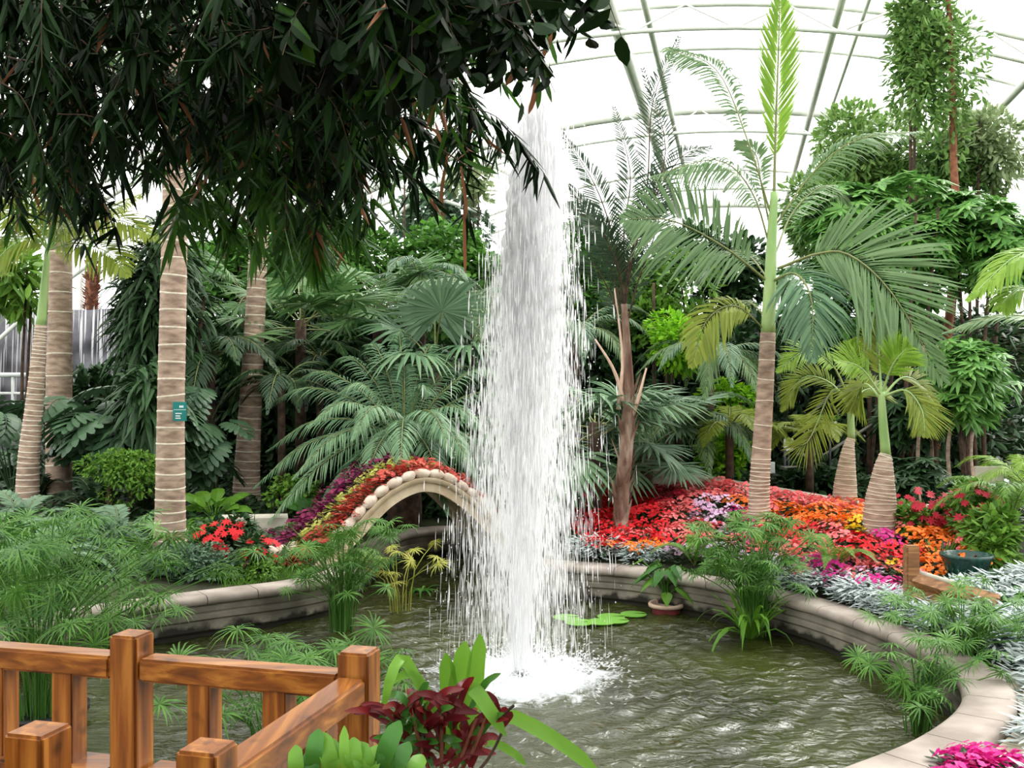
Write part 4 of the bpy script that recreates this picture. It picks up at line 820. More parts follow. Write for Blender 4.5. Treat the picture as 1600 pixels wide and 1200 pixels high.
# silver dusty miller along the pond edge
for lab, pts in (('silvery dusty miller on pond edge beside the fountain', [(905, 872, 1010, 884)]), ('silvery dusty miller on pond edge behind the strap-leaf plant', [(1100, 880, 1130, 888), (1215, 905, 1300, 935)]), ('silvery dusty miller below the pink flowers at the pond corner', [(1300, 925, 1420, 965)]), ('silvery dusty miller in front of the wooden planter', [(1425, 975, 1500, 1000)])):
    for (x0, y0, x1, y1) in pts:
        for k in range(int((x1-x0)/9)+1):
            f_ = rng.uniform(); px = x0+(x1-x0)*f_; b = gp(px, y0+(y1-y0)*f_+rng.uniform(-12, 10))
            sd = float(sdf(b[0], b[1]))
            if sd < .33: b[0] += .2; b[1] += .15; b[2] = float(zg(b[0], b[1]))
            bedding('silver', b, 'dusty_miller', lab, lab.replace('silvery dusty miller', 'dusty millers'), 1.0, 'foliage plant')
for k in range(170):
    y = rng.uniform(4.9, 8.9); x = np.interp(y, [4.9, 5.6, 6.5, 7.4, 8.9], [2.6, 2.9, 3.35, 3.6, 3.85])+rng.uniform(0, .8); z = .3
    px = 800+x/y*F
    lb = 'silvery dusty miller along the paving at the right edge'
    if sdf(x, y) < .5: continue
    bedding('silver', (x, y, float(zg(x, y))-.02), 'dusty_miller', lb, 'dusty millers along the right edge', 1.15, 'foliage plant')
for k in range(11):
    px = rng.uniform(1500, 1600); b = gp(px, rng.uniform(1225, 1265), 3.5, 9); b[2] += .0; bedding('magenta', b, 'bedding_flower', 'magenta bedding flower in the bottom right corner', 'magenta flowers in the bottom right corner', 1.2)

# ------------------------------------------------------------------ ferns, papyrus, strap plants, potted plants
fernm = frond_mesh('fern_frond', [M['grass'], M['rachis']], .62, 1.1, 1.0, n=46, Lm=.12, w=.011, fwd=.3, droop=.1, rr=.005, jit=.02)
fernd = frond_mesh('fern_frond_dark', [M['palm_dark'], M['rachis']], .7, .9, .9, n=30, Lm=.16, w=.03, fwd=.4, droop=.2, rr=.006)
ferng = frond_mesh('fern_frond_grey', [M['bush_grey'], M['rachis']], .8, .8, 1.0, n=30, Lm=.2, w=.035, fwd=.4, droop=.25, rr=.008)
def fern(lab, px, py, me, n=11, sc=1., name='fern', b=None, up=.3):
    b = gp(px, py) if b is None else b; t = thing(name, lab, 'fern', b)
    for k in range(n): place(me, 'frond', t, b, (0, -rng.uniform(0, .8)-up+.3, 2*PI*k/n+rng.uniform(-.2, .2)), sc*rng.uniform(.8, 1.15))
    return t
fern('light green fern left of the papyrus on the right bank', 1085, 885, fernm, 12, .95)
fern('light green fern in front of the bottle palms', 1300, 905, fernm, 12, .95)
fern('light green fern behind the papyrus at base of tallest palm', 1190, 880, fernm, 10, .8)
for i, (px, py, me, lab) in enumerate([(35, 830, ferng, 'grey-green fern at the left edge below the leaning palm'), (110, 860, ferng, 'grey-green fern left of the nearest thick trunk'), (190, 850, ferng, 'grey-green fern touching the nearest thick trunk'), (60, 790, fernd, 'dark fern at foot of the straight brown trunk'), (150, 810, fernd, 'dark brown-green fern below the lime bush'), (225, 800, fernd, 'dark fern behind the nearest thick trunk'), (10, 760, fernd, 'dark fern at foot of the leaning palm'), (60, 900, ferng, 'spreading fern behind the left papyrus')]):
    fern(lab, px, py, me, 12, 1.0 if me is ferng else 1.1)
def umbrella_mesh(name, mats, n=22, R=.2, w=.008, droop=.5):
    g = G(); a = np.linspace(0, 2*PI, n, endpoint=False)+rng.uniform(-.1, .1, n); leaves(g, np.zeros((n, 3)), np.stack([np.cos(a), np.sin(a), rng.uniform(.1, .5, n)], -1), UP, R*rng.uniform(.8, 1.15, n), w, ((.3, 1), (.7, .8)), droop, None); return g.mesh(name, mats)
def papyrus(lab, b, n, H, R, leafR=.2, mat='cyperus', lean=.5, name='papyrus', w=.012, loc=None, seed=0, droopy=.5):
    rg = np.random.default_rng(seed); t = thing(name, lab, 'papyrus', b); us = [umbrella_mesh('leaf_umbrella', [M[mat]], 24, leafR, w, droopy) for _ in range(2)]
    for k in range(n):
        a = rg.uniform(0, 2*PI); r0 = R*.25*rg.uniform(0, 1); h = H*rg.uniform(.45, 1.05); ln = lean*rg.uniform(0, 1); p0 = b+np.array([r0*math.cos(a), r0*math.sin(a), 0]); p1 = p0+np.array([math.cos(a)*R*ln*.3, math.sin(a)*R*ln*.3, h*.6]); p2 = p0+np.array([math.cos(a)*R*ln*1.6, math.sin(a)*R*ln*1.6, h])
        g = G(); tube(g, crom([p0, p1, p2], 5), np.linspace(.006, .004, 5), 4, cap=False); s = part(g, 'stalk', M[mat], t)
        place(us[k % 2], 'leaf_umbrella', s, p2, (rg.normal(0, .35), rg.normal(0, .35)+ln*.4*math.cos(a), rg.uniform(0, 6)), rg.uniform(.75, 1.15))
    return t
def wat(px, py): return np.array([(px-800)/F*(EYE*F/(py-600)), EYE*F/(py-600), 0.])
b = wat(60, 1128); pot = thing('black_pot', 'round black pot standing in the water behind the left railing', 'plant pot', b-UP*.05)
g = G(); lathe(g, b, [(0, -.3), (.26, -.3), (.32, .07), (.34, .07), (.34, .11), (.31, .11), (.3, .05), (0, .05)], 24); part(g, 'pot', M['blackpot'], pot)
papyrus('tall dense papyrus in black pot behind the left railing', b+UP*.05, 84, 1.35, .75, .26, seed=1, lean=.8)
papyrus('papyrus clump against the left bank behind the black pot', wat(10, 1050), 40, 1.25, .7, .26, seed=2, lean=.7)
papyrus('papyrus with leaning stalks over left pond coping', wat(170, 1030), 34, 1.05, .8, .22, seed=12, lean=.9)
papyrus('papyrus clump standing in water in front of the bridge', wat(535, 985), 80, 1.0, .5, .18, seed=3, lean=.75, w=.012)
papyrus('low papyrus behind the middle of the railing', wat(420, 1180), 34, .72, .55, .22, seed=4, lean=.9)
papyrus('low papyrus right of the middle railing post', wat(490, 1150), 22, .7, .42, .2, seed=5, lean=.9)
papyrus('feathery papyrus against the right bank behind strap-leaf plant', wat(1178, 992), 80, 1.1, .5, .2, seed=6, lean=.7, w=.014)
papyrus('papyrus overhanging the right pond corner', gp(1505, 1035), 44, .5, .5, .17, seed=7, lean=.9)
papyrus('papyrus rooted in the water at the right pond corner', np.array([2.78, 6.9, 0.]), 30, .62, .42, .18, seed=8, lean=.8)
# dry seed heads on the bridge papyrus side
papyrus('drooping papyrus stalks with tan seed heads left of fountain', wat(625, 955), 14, .72, .55, .16, 'gold_leaf', seed=9, lean=.9)
def strap(lab, b, n, L, w, mat, name='strap_leaf_plant', up=1.2, dr=.9, seed=0, cat='plant'):
    rg = np.random.default_rng(seed); t = thing(name, lab, cat, b)
    for k in range(n):
        a = 2*PI*k*.382+rg.uniform(-.3, .3); g = G(); l_ = L*rg.uniform(.65, 1.1); u_ = up*rg.uniform(.6, 1.5)
        leaves(g, [b+np.array([.02*math.cos(a), .02*math.sin(a), 0])], [(math.cos(a), math.sin(a), u_)], UP, l_, w*rg.uniform(.8, 1.1), ((.12, .8), (.3, 1), (.45, 1), (.6, .9), (.75, .7), (.88, .42)), dr*rg.uniform(.5, 1.2)*(1.1 if u_ < 1.3 else .5), .18); part(g, 'leaf', M[mat if rg.uniform() < .75 else 'grass'], t)
    return t
strap('arching strap-leaf plant standing in water near the right bank', wat(1172, 1000), 34, 1.15, .045, 'lime', up=1.7, dr=1.25, seed=3)
strap('spiky dark leaf plant in front of the green glazed pot', gp(1470, 885), 16, .38, .035, 'palm_dark', up=1.5, dr=.3, seed=4)
strap('small dark strap plant on the water edge under the bridge', np.array([-1.05, 11.6, 0.]), 14, .4, .03, 'strap_dark', up=.9, dr=.9, seed=5)
# potted taro
b = wat(1041, 957); t = thing('potted_taro', 'taro with big leaves in a maroon pot standing in the pond', 'potted plant', b-UP*.05)
g = G(); lathe(g, b, [(0, -.2), (.13, -.2), (.15, .06), (.155, .07)], 24); part(g, 'pot', M['terracotta'], t)
g = G(); lathe(g, b, [(.14, .06), (.185, .065), (.19, .09), (.18, .105), (.15, .1), (.14, .07), (0, .07)], 24); part(g, 'pot_rim', M['cream'], t)
LP = ((.06, .75), (.2, 1), (.45, .85), (.75, .42))
for k in range(26):
    a = 2*PI*k*.382; rr_ = rng.uniform(.06, .36); h = rng.uniform(.15, .52); tip = b+np.array([math.cos(a)*rr_, math.sin(a)*rr_, .08+h]); g = G(); tube(g, crom([b+UP*.07, b+np.array([math.cos(a)*rr_*.3, math.sin(a)*rr_*.3, .08+h*.6]), tip], 6), .007, 5, 1, cap=False)
    leaves(g, [tip-np.array([math.cos(a), math.sin(a), 0])*.04], [(math.cos(a), math.sin(a), -.35)], UP, rng.uniform(.16, .25), .12, LP, .35, .12); part(g, 'leaf', [M['strap_dark'] if k % 3 else M['lime'], M['cyperus']], t)
# lily pads
for k, (px, py) in enumerate([(955, 966), (990, 962), (940, 974), (885, 967), (962, 972), (905, 975)]):
    b = wat(px, py); g = G(); a = np.linspace(.25, 2*PI-.05, 18); r = .13+.02*rng.uniform(); V = np.concatenate([[(0, 0, .022)], np.stack([r*np.cos(a), r*np.sin(a), np.full(18, .02)], -1), np.stack([r*np.cos(a)*.98, r*np.sin(a)*.98, np.full(18, .012)], -1)])+b
    Fc = [np.array([[0, q+1, q+2] for q in range(17)]), np.array([[q+1, q+19, q+20, q+2] for q in range(17)])]; g.add(V, Fc); o = part(g, 'lily_pad', M['pad'], None, b); tag(o, 'flat green lily pad floating right of the fountain', 'lily pad', 'lily pads right of the fountain')
# monstera and broad leaf plants, left
def mono_mesh(name, mat, R=.35):
    g = G(); n = 8; path = crom([(0, 0, 0), (R*.5, 0, .04), (R*1.05, 0, -.08)], 12)
    tube(g, path, .006, 4, 0, cap=False)
    for sg in (-1, 1):
        u = np.linspace(0, .92, n); p = np.stack([np.interp(u, np.linspace(0, 1, 12), path[:, c]) for c in range(3)], -1); an = np.linspace(2.0, .35, n)
        leaves(g, p, np.stack([np.cos(an), sg*np.sin(an), np.full(n, .05)], -1), UP, R*(.45+.35*np.sin(PI*(u*.8+.15))), R*.24, ((.25, .8), (.65, 1), (.9, .6)), .25, .05)
    return g.mesh(name, [M[mat]])
mono = [mono_mesh('monstera_leaf', 'monstera'), mono_mesh('monstera_leaf_wide', 'monstera', .42)]
def monstera(lab, cx, cyy, w_, h_, D, n, sc=1., seed=0):
    rg = np.random.default_rng(seed); b = onz(cx, D); t = thing('monstera', lab, 'plant', b)
    for k in range(n):
        q = P(cx+rg.uniform(-.5, .5)*w_, cyy+rg.uniform(-.5, .5)*h_, D+rg.uniform(-.4, .6)); q[2] = max(q[2], b[2]+.1); g = G(); tube(g, crom([b, (b+q)/2+np.array([0, 0, .1]), q], 6), .01, 5, cap=False); s = part(g, 'leaf_stalk', M['bush_dark'], t)
        place(mono[k % 2], 'leaf', s, q, (rg.normal(0, .3), .45+rg.normal(0, .25), -PI/2+rg.normal(0, .9)), sc*rg.uniform(.8, 1.2))
monstera('glossy monstera clump between the straight and sign bearing trunks', 165, 650, 160, 90, 14.2, 26, 1.05, 1)
monstera('monstera clump right of the teal plant sign', 330, 660, 90, 120, 14.4, 16, 1.05, 2)
monstera('monstera leaves behind the leaning palm at left edge', 20, 650, 120, 100, 15.2, 14, 1.05, 3)
def broad(lab, px, py, n, L, w, mat, name='broadleaf_plant', seed=0, b=None, up=.9, cat='plant'):
    rg = np.random.default_rng(seed); b = gp(px, py) if b is None else b; t = thing(name, lab, cat, b)
    for k in range(n):
        a = 2*PI*k*.382+rg.uniform(-.3, .3); u_ = up*rg.uniform(.3, 1.6); d = np.array([math.cos(a), math.sin(a), u_]); p0 = b+UP*.02; p1 = p0+nrm(d)*L*.5*rg.uniform(.6, 1.1)
        g = G(); tube(g, [p0, p1], .008, 4, cap=False); leaves(g, [p1], [d], UP+np.array([0, -.4, 0]), L*rg.uniform(.7, 1.1), w, ((.15, .75), (.35, 1), (.6, .85), (.82, .45)), .45, .12); part(g, 'leaf', M[mat], t)
    return t
broad('bright green broad leaf plant between nearest and third trunks', 335, 815, 20, .55, .2, 'lime', seed=1)
broad('bright young broad leaf plant behind left papyrus', 75, 860, 10, .4, .16, 'lime', seed=2)
broad('dark broad leaf plant below the blue-green palm', 560, 790, 10, .7, .22, 'strap_dark', seed=3, b=onz(500, 13.6))
broad('dark leafy plant at the right edge beyond the dusty miller', 1590, 960, 26, .28, .15, 'strap_dark', seed=4)
broad('dark leafy plant beside the wooden planter at right', 1550, 930, 22, .24, .12, 'bush_dark', seed=5)
broad('low round leaf plant below the wooden planter post', 1450, 965, 18, .16, .11, 'strap_dark', seed=6)
broad('pale variegated leaf plant in the shade at the right', 1545, 770, 12, .3, .12, 'silver', seed=7, b=onz(1552, 13.4)+UP*.2)
broad('aroid with hanging leaves low on the right bank edge', 1575, 1000, 16, .25, .12, 'grass', seed=8)
# shrubs on the left bank
shrub('fine_leaf_shrub', 'light yellow-green fine leaved bush between the two thick trunks', 'shrub', 180, 745, 160, 85, 12.8, 'bush', 2600, .07, .03, 60)
shrub('fine_leaf_shrub', 'low clipped green bush below the nearest thick trunk', 'shrub', 285, 890, 190, 85, 10.2, 'bush_grey', 4200, .05, .026, 61, depth=.4)
shrub('fine_leaf_shrub', 'small dark green bush left of the red poinsettia edge', 'shrub', 375, 893, 120, 60, 10.3, 'bush', 2400, .045, .024, 62, depth=.3)
shrub('fine_leaf_shrub', 'low shrub at foot of third trunk', 'shrub', 440, 775, 110, 60, 14, 'bush', 1000, .08, .05, 63)
shrub('fine_leaf_shrub', 'dense low greenery filling left bank behind the papyrus', 'shrub', 90, 880, 260, 110, 10.6, 'bush_grey', 2600, .12, .04, 64, depth=.6)
shrub('leafy_shrub', 'dense green leafy shrub filling the right edge beside the glazed pot', 'shrub', 1585, 865, 110, 130, 9.3, 'bush', 1500, .13, .06, 65, depth=.5)
shrub('leafy_shrub', 'low leafy shrub behind the poinsettias at right', 'shrub', 1540, 800, 150, 90, 12.4, 'bush_dark', 1600, .16, .07, 66)
# poinsettias
def poin(lab, cx, cyy, w_, h_, D, n, seed, leafm='bush_dark', pet='red'):
    rg = np.random.default_rng(seed); c = P(cx, cyy, D); r = np.array([w_/2/F*D, .35, h_/2/F*D]); b = onz(cx, D); t = thing('poinsettia', lab, 'shrub', b)
    p, d = crown_points(n*16, r, 7, seed); p += c; p[:, 2] = np.maximum(p[:, 2], b[2]+.03); g = G(); leaves(g, p, nrm(d+rg.normal(0, .5, d.shape)), UP, .11, .055, droop=.2); part(g, 'foliage', M[leafm], t, stuff=True)
    g = G(); 
    for k in range(5): tube(g, [b, c+rg.normal(0, .35, 3)*r], .012, 5, cap=False)
    part(g, 'stem', M['bark'], t)
    u = rg.normal(size=(n, 3))+np.array([0, -1.2, .5]); d = nrm(u); p = c+d*r*rg.uniform(.7, 1.1, (n, 1)); p[:, 2] = np.maximum(p[:, 2], b[2]+.05)
    for i in range(n):
        ax = nrm(d[i]*.6+np.array([0, -.5, .6])); s = nrm(np.cross(ax, (1, .3, 0))); q = np.cross(ax, s); g = G(); a = np.linspace(0, 2*PI, 7, endpoint=False)
        leaves(g, np.repeat(p[i][None], 7, 0), s*np.cos(a)[:, None]+q*np.sin(a)[:, None]+ax*.15, ax, rg.uniform(.04, .07), .024, ((.4, 1), (.8, .5)), .15, .1); part(g, 'flower', M[pet], t)
poin('red poinsettia right of the nearest thick trunk', 355, 845, 110, 80, 10.9, 44, 1)
poin('smaller red poinsettia trailing down the left pond bank', 405, 860, 60, 60, 10.7, 18, 2)
poin('dark red poinsettia bush above the wooden planter', 1445, 805, 120, 90, 10.9, 60, 3, 'bush', 'darkred')
poin('red poinsettia by the feathery green at the right edge', 1520, 800, 90, 90, 10.2, 36, 4, 'bush', 'darkred')
# feathery green at right edge
feather('bright feathery palm at the right edge above the glazed pot', 1580, 10.2, 810, 16, [frond_mesh('fine_frond', [M['bush'], M['rachis']], .9, 1.0, .9, n=44, Lm=.3, w=.012, droop=.4, rr=.006)], .95)
feather('smaller feathery palm behind the right edge one', 1610, 11.4, 770, 12, [frond_mesh('fine_frond_pale', [M['palm_bright'], M['rachis']], .9, 1.0, .9, n=44, Lm=.3, w=.012, droop=.4, rr=.006)], 1.0)
# wooden planter and glazed pot
D = 8.6; b = onz(1424, D); t = thing('wooden_planter', 'weathered wooden board planter with one post on the right bank', 'planter', b)
g = G(); c = P(1424, 905, D); box(g, c, (.055, .05, .29), bev=.01); part(g, 'post', M['wood_old'], t)
A_ = P(1432, 915, D); B_ = P(1552, 950, D-.35); ax = nrm(B_-A_); ax[2] = 0; ax = nrm(ax); sd_ = np.array([-ax[1], ax[0], 0])
for k, (dz, m_) in enumerate(((.0, 'wood_old'), (-.13, 'wood_old'))):
    V = []; g = G(); a0 = P(1430, 905, D)+UP*dz; a1 = P(1510, 930, D-.28)+UP*dz; a2 = P(1560, 945, D-.45)+UP*dz; tube(g, [a0, a1, a2], .085, 4, smooth=False); part(g, 'board', M[m_], t)
g = G(); tube(g, [P(1430, 893, D), P(1506, 916, D-.28)], .022, 8); part(g, 'cap_rail', M['kerb'], t)
c = gp(1510, 915); t = thing('glazed_pot', 'dark green glazed pot with raised pattern behind wooden planter', 'plant pot', c); 
g = G(); lathe(g, c, [(0, 0), (.13, 0), (.17, .1), (.21, .24), (.23, .26), (.23, .285), (.2, .285), (.19, .24), (0, .22)], 28); part(g, 'pot', M['greenpot'], t)
g = G()
for k in range(10):
    a = 2*PI*k/10; th = np.linspace(0, 2*PI, 9); ctr = c+np.array([.182*math.cos(a), .182*math.sin(a), .14]); tv = np.array([-math.sin(a), math.cos(a), 0]); tube(g, ctr+.035*(np.cos(th)[:, None]*tv+np.sin(th)[:, None]*UP), .006, 5, cap=False)
part(g, 'raised_pattern', M['monstera'], t)
# grass strip on the left bank
g = G(); n = 2600; px = rng.uniform(-2.9, -1.9, n); py = rng.uniform(9.9, 11, n); sd = sdf(px, py); k = (sd > .3); px = px[k]; py = py[k]; n = len(px); a = rng.uniform(0, 6.3, n)
leaves(g, np.stack([px, py, zg(px, py)], -1), np.stack([np.cos(a)*.4, np.sin(a)*.4, np.ones(n)], -1), np.stack([np.sin(a), -np.cos(a), a*0], -1), rng.uniform(.05, .11, n), .008, ((.4, 1),), .2, None)
o = part(g, 'grass', M['grass'], None, (-2.4, 10.4, .4)); tag(o, 'strip of bright grass above the left pond coping', 'grass', kind='stuff')
# ground cover over all bare beds
g = G(); n = 60000; px = rng.uniform(-12, 14, n); py = rng.uniform(9, 28, n); sd = sdf(px, py); k = (sd > .7) & ~((px > .3) & (py < 15) & (px < 6)); px = px[k]; py = py[k]; n = len(px); a = rng.uniform(0, 6.3, n)
leaves(g, np.stack([px, py, zg(px, py)+rng.uniform(0, .12, n)], -1), np.stack([np.cos(a), np.sin(a), rng.uniform(0, 1, n)], -1), UP, rng.uniform(.1, .22, n)*(1+(py > 18)*.8), .07+.05*(py > 18), droop=.2, fold=.1)
o = part(g, 'ground_cover', M['bush_dark'], None, (0, 14, .5)); tag(o, 'low dark ground cover leaves under the trees', 'ground cover', kind='stuff')

# ------------------------------------------------------------------ railing and deck
A0 = P(206, 0, 3.03)[:2]; B0 = P(561, 0, 2.84)[:2]; u = nrm(B0-A0); v = np.array([u[1], -u[0]]); v = v if v[1] < 0 else -v
AXI = np.array([[u[0], u[1], 0], [v[0], v[1], 0], [0, 0, 1]])
TZ = EYE-.75
dk = thing('deck', 'wooden plank deck beneath the railing', 'deck', (-.9, 1.6, .8)); dk['kind'] = 'structure'
for k in range(16):
    c = np.array([*(A0+u*.1-v*(-.1)), .78])+np.array([v[0], v[1], 0])*(.06+k*.125)+np.array([u[0], u[1], 0])*(-.3); g = G(); box(g, c, (1.2, .059, .018), AXI, bev=.003); part(g, 'plank', M['wood_x'], dk)
for off in (-1.0, .9):
    g = G(); c = np.array([*(A0+u*off), .3])+np.array([v[0], v[1], 0])*.5; box(g, c, (.06, .06, .45), AXI); part(g, 'pile', M['wood_z'], dk)
    g = G(); c = np.array([*(A0+u*off), .3])+np.array([v[0], v[1], 0])*1.7; box(g, c, (.06, .06, .45), AXI); part(g, 'pile', M['wood_z'], dk)
def post(parent, xy, top=TZ, hw=.047, zb=.8):
    g = G(); box(g, (xy[0], xy[1], (top+zb)/2), (hw, hw, (top-zb)/2), AXI, bev=.007); return part(g, 'post', M['wood_z'], parent)
def rail(parent, a, b_, z, w=.042, h=.034, name='top_rail', mat='wood_x'):
    d = b_-a; L = np.linalg.norm(d); d = d/L; n = np.array([-d[1], d[0]]); g = G(); box(g, (*((a+b_)/2), z), (L/2, w, h), np.array([[d[0], d[1], 0], [n[0], n[1], 0], [0, 0, 1]]), bev=.008); return part(g, name, M[mat], parent)
def bal(parent, xy, z0, z1, hw=.037, name='baluster'):
    g = G(); box(g, (xy[0], xy[1], (z0+z1)/2), (hw, hw, (z1-z0)/2), AXI, bev=.004); return part(g, name, M['wood_z'], parent)
r1 = thing('wooden_railing', 'long varnished wooden railing along the water from the left edge to corner post', 'railing', (A0[0], A0[1], .8))
Lft = A0-u*1.35
post(r1, A0); post(r1, B0); post(r1, Lft)
zt = TZ-.1
for a_, b_ in ((Lft, A0), (A0, B0)):
    rail(r1, a_+u*.05, b_-u*.05, zt); rail(r1, a_+u*.05, b_-u*.05, 1.215, .07, .035, 'bottom_rail')
    rail(r1, a_+u*.05, b_-u*.05, .88, .04, .03, 'lower_rail')
Lab = np.linalg.norm(B0-A0)
for f_ in (.335, .665): bal(r1, A0+u*Lab*f_, .8, zt)
for d_ in (.22, .47, .72, .97): bal(r1, A0-u*d_, .8, zt)
C0 = B0+v*.78; r2 = thing('wooden_railing', 'short railing running from corner post toward the camera', 'railing', (C0[0], C0[1], .8))
post(r2, C0); rail(r2, B0+v*.05, C0-v*.05, zt, mat='wood_y'); rail(r2, B0+v*.05, C0-v*.05, 1.215, .06, .035, 'bottom_rail', 'wood_y')
for f_ in (.33, .66): bal(r2, B0+v*.78*f_, .8, zt)
D1_ = P(60, 0, 2.19)[:2]; r3 = thing('wooden_railing', 'near return railing whose post tops show at the bottom left', 'railing', (D1_[0], D1_[1], .8))
post(r3, D1_, TZ, .05); rail(r3, D1_+u*.05, D1_+u*.32, .95, name='top_rail'); post(r3, D1_-u*.10+v*.16, TZ-.0, .05)

# ------------------------------------------------------------------ foreground plants by the corner post
fp = thing('planter_trough', 'dark soil planting trough below the corner post', 'planter', (-.3, 2.45, .8)); g = G(); box(g, (-.28, 2.42, .98), (.42, .22, .2), bev=.01); part(g, 'trough', M['soil'], fp)
def blade(t, pts, w, mat, name='leaf'):
    """one long folded leaf following a path"""
    q = crom([P(*p) for p in pts], 12); T = nrm(np.gradient(q, axis=0)); S1 = nrm(np.cross(T, (0, -.9, .45))); N1 = np.cross(S1, T); ww = w*np.interp(np.linspace(0, 1, 12), [0, .2, .55, .85, 1], [.5, .8, 1, .85, .12])[:, None]
    g = G(); grid(g, np.stack([q-S1*ww/2+N1*ww*.12, q, q+S1*ww/2+N1*ww*.12], 1), 0, True); return part(g, name, M[mat], t)
b = np.array([-.13, 2.5, 1.16]); D = 2.5
t = thing('spider_lily', 'tall bright strap-leaf plant in front of the fountain base', 'plant', b)
for pts, w_ in [([(710, 1190, D), (705, 1120, D), (700, 1060, D), (697, 1020, D-.02)], .045), ([(715, 1190, D), (712, 1110, D), (722, 1040, D), (727, 1002, D)], .05), ([(720, 1190, D), (735, 1120, D), (742, 1050, D), (750, 990, D)], .04), ([(722, 1190, D), (740, 1110, D-.05), (748, 1030, D-.08), (753, 994, D-.1)], .035),
                ([(705, 1190, D), (680, 1120, D-.1), (650, 1060, D-.1), (628, 1028, D-.1), (610, 1060, D-.15), (597, 1120, D-.15)], .028), ([(708, 1195, D), (690, 1140, D-.1), (665, 1080, D-.1), (640, 1052, D-.1), (605, 1072, D-.1)], .025), ([(715, 1190, D), (718, 1130, D-.15), (735, 1075, D-.2), (765, 1110, D-.25), (790, 1150, D-.25)], .035),
                ([(722, 1185, D), (740, 1140, D-.1), (790, 1118, D-.1), (850, 1145, D-.15), (905, 1182, D-.15), (940, 1215, D-.15)], .035), ([(725, 1190, D), (760, 1160, D-.1), (800, 1175, D-.15), (822, 1196, D-.15)], .02), ([(712, 1190, D), (722, 1150, D-.1), (735, 1110, D-.1), (745, 1090, D-.1)], .03), ([(700, 1190, D), (695, 1130, D+.05), (697, 1080, D+.08), (703, 1050, D+.1)], .03)]:
    blade(t, pts, w_, 'lime')
b = np.array([-.25, 2.35, 1.16]); t = thing('croton', 'dark red and maroon croton beside the corner post', 'plant', b); D = 2.3
for i in range(72):
    x0 = rng.uniform(610, 740); y0 = rng.uniform(1100, 1190); a = rng.uniform(-1.3, 1.3); L = rng.uniform(40, 95); tip = (x0+L*math.sin(a), y0-L*math.cos(a)*.8+rng.uniform(0, 25), D+rng.uniform(-.12, .1))
    blade(t, [(x0, y0+10, D), ((x0+tip[0])/2, (y0+tip[1])/2-8, D), tip], .018, 'wine' if i % 3 else 'strap_dark')
g = G()
for px in (640, 690, 745, 770): tube(g, crom([P(690, 1230, 2.4), P((690+px)/2, 1190, D), P(px, 1110+(px-690)*.2 if px < 760 else 1095, D)], 6), .005, 5, cap=False)
part(g, 'stem', M['bark_red'], t)
t = thing('croton', 'thin bare twig with small maroon leaf cluster over the water', 'plant', np.array([-.1, 2.3, 1.16])); g = G(); tube(g, crom([P(720, 1230, 2.3), P(760, 1190, 2.3), P(786, 1140, 2.3), P(785, 1120, 2.3), P(803, 1102, 2.3)], 12), .0035, 5, cap=False); part(g, 'stem', M['bark_dark'], t)
for pts in ([(784, 1125, 2.3), (778, 1112, 2.3), (772, 1100, 2.3)], [(785, 1125, 2.3), (788, 1112, 2.3), (790, 1104, 2.3)], [(780, 1120, 2.3), (772, 1095, 2.3), (755, 1080, 2.3)], [(786, 1135, 2.3), (795, 1120, 2.3), (800, 1112, 2.3)]): blade(t, pts, .018, 'wine')
b = np.array([-.6, 2.0, 1.1]); t = thing('broadleaf_plant', 'bright green rounded leaf plant at the bottom below the sloping rail', 'plant', b); D = 2.05
for i, (x0, y0, x1, y1, w_) in enumerate([(490, 1200, 498, 1145, .05), (530, 1210, 505, 1150, .05), (560, 1205, 552, 1158, .05), (590, 1200, 625, 1132, .055), (585, 1210, 560, 1165, .06), (470, 1215, 462, 1170, .045), (610, 1215, 640, 1165, .05), (545, 1215, 538, 1140, .03), (520, 1215, 520, 1160, .055), (600, 1210, 612, 1150, .05), (575, 1215, 590, 1170, .05), (640, 1215, 660, 1185, .05), (500, 1215, 480, 1180, .05)]):
    blade(t, [(x0, y0+22, D), ((x0+x1)/2-3, (y0+y1)/2+4, D-.02), (x1, y1-6, D+.02)], w_*.72, 'lime' if i % 3 else 'strap_dark')

# ------------------------------------------------------------------ fountain
ft = thing('fountain', 'tall white water jet rising from the pond centre', 'fountain', (FX, FY, 0))
g = G(); lathe(g, (FX, FY, 0), [(0, -.4), (.06, -.4), (.06, .0), (.075, .0), (.075, .03), (.05, .04), (.04, .07), (0, .07)], 18); part(g, 'nozzle', M['nozzle'], ft)
def cx_(z): return FX+.15*(z/4.65)**1.2
def env(z): return np.interp(z, [0, .5, 1.2, 2.2, 3.4, 4.2, 4.65, 4.95], [.54, .5, .47, .40, .27, .22, .2, .12])
g = G(); z = np.linspace(.05, 4.7, 150); th = np.linspace(0, 2*PI, 49); Zm, Th = np.meshgrid(z, th, indexing='ij')
r = np.interp(Zm, [.05, .5, 1.4, 1.9, 2.5, 3.2, 4.0, 4.4, 4.7], [.055, .085, .1, .14, .2, .23, .2, .16, .06])*(1+.14*np.sin(Th*9+Zm*2)*np.sin(Zm*5+Th*3)+.08*np.sin(Zm*11+Th*13)+.06*np.sin(Zm*37-Th*4))
grid(g, np.stack([cx_(Zm)+r*np.cos(Th), FY+r*np.sin(Th)*.9, Zm], -1)); part(g, 'jet', M['jet'], ft)
def streaks(g, n, z, rad, L, w):
    a = rng.uniform(0, 2*PI, n); x = cx_(z)+rad*np.cos(a); y = FY+rad*np.sin(a)
    d = np.stack([np.cos(a)*.05*rad+rng.normal(0, .015, n), np.sin(a)*.05*rad, -np.ones(n)], -1); fa = rng.uniform(0, PI, n)
    leaves(g, np.stack([x, y, z], -1), d, np.stack([np.cos(fa), np.sin(fa), 0*fa], -1), L, w, ((.35, 1), (.65, 1)), 0, .35)
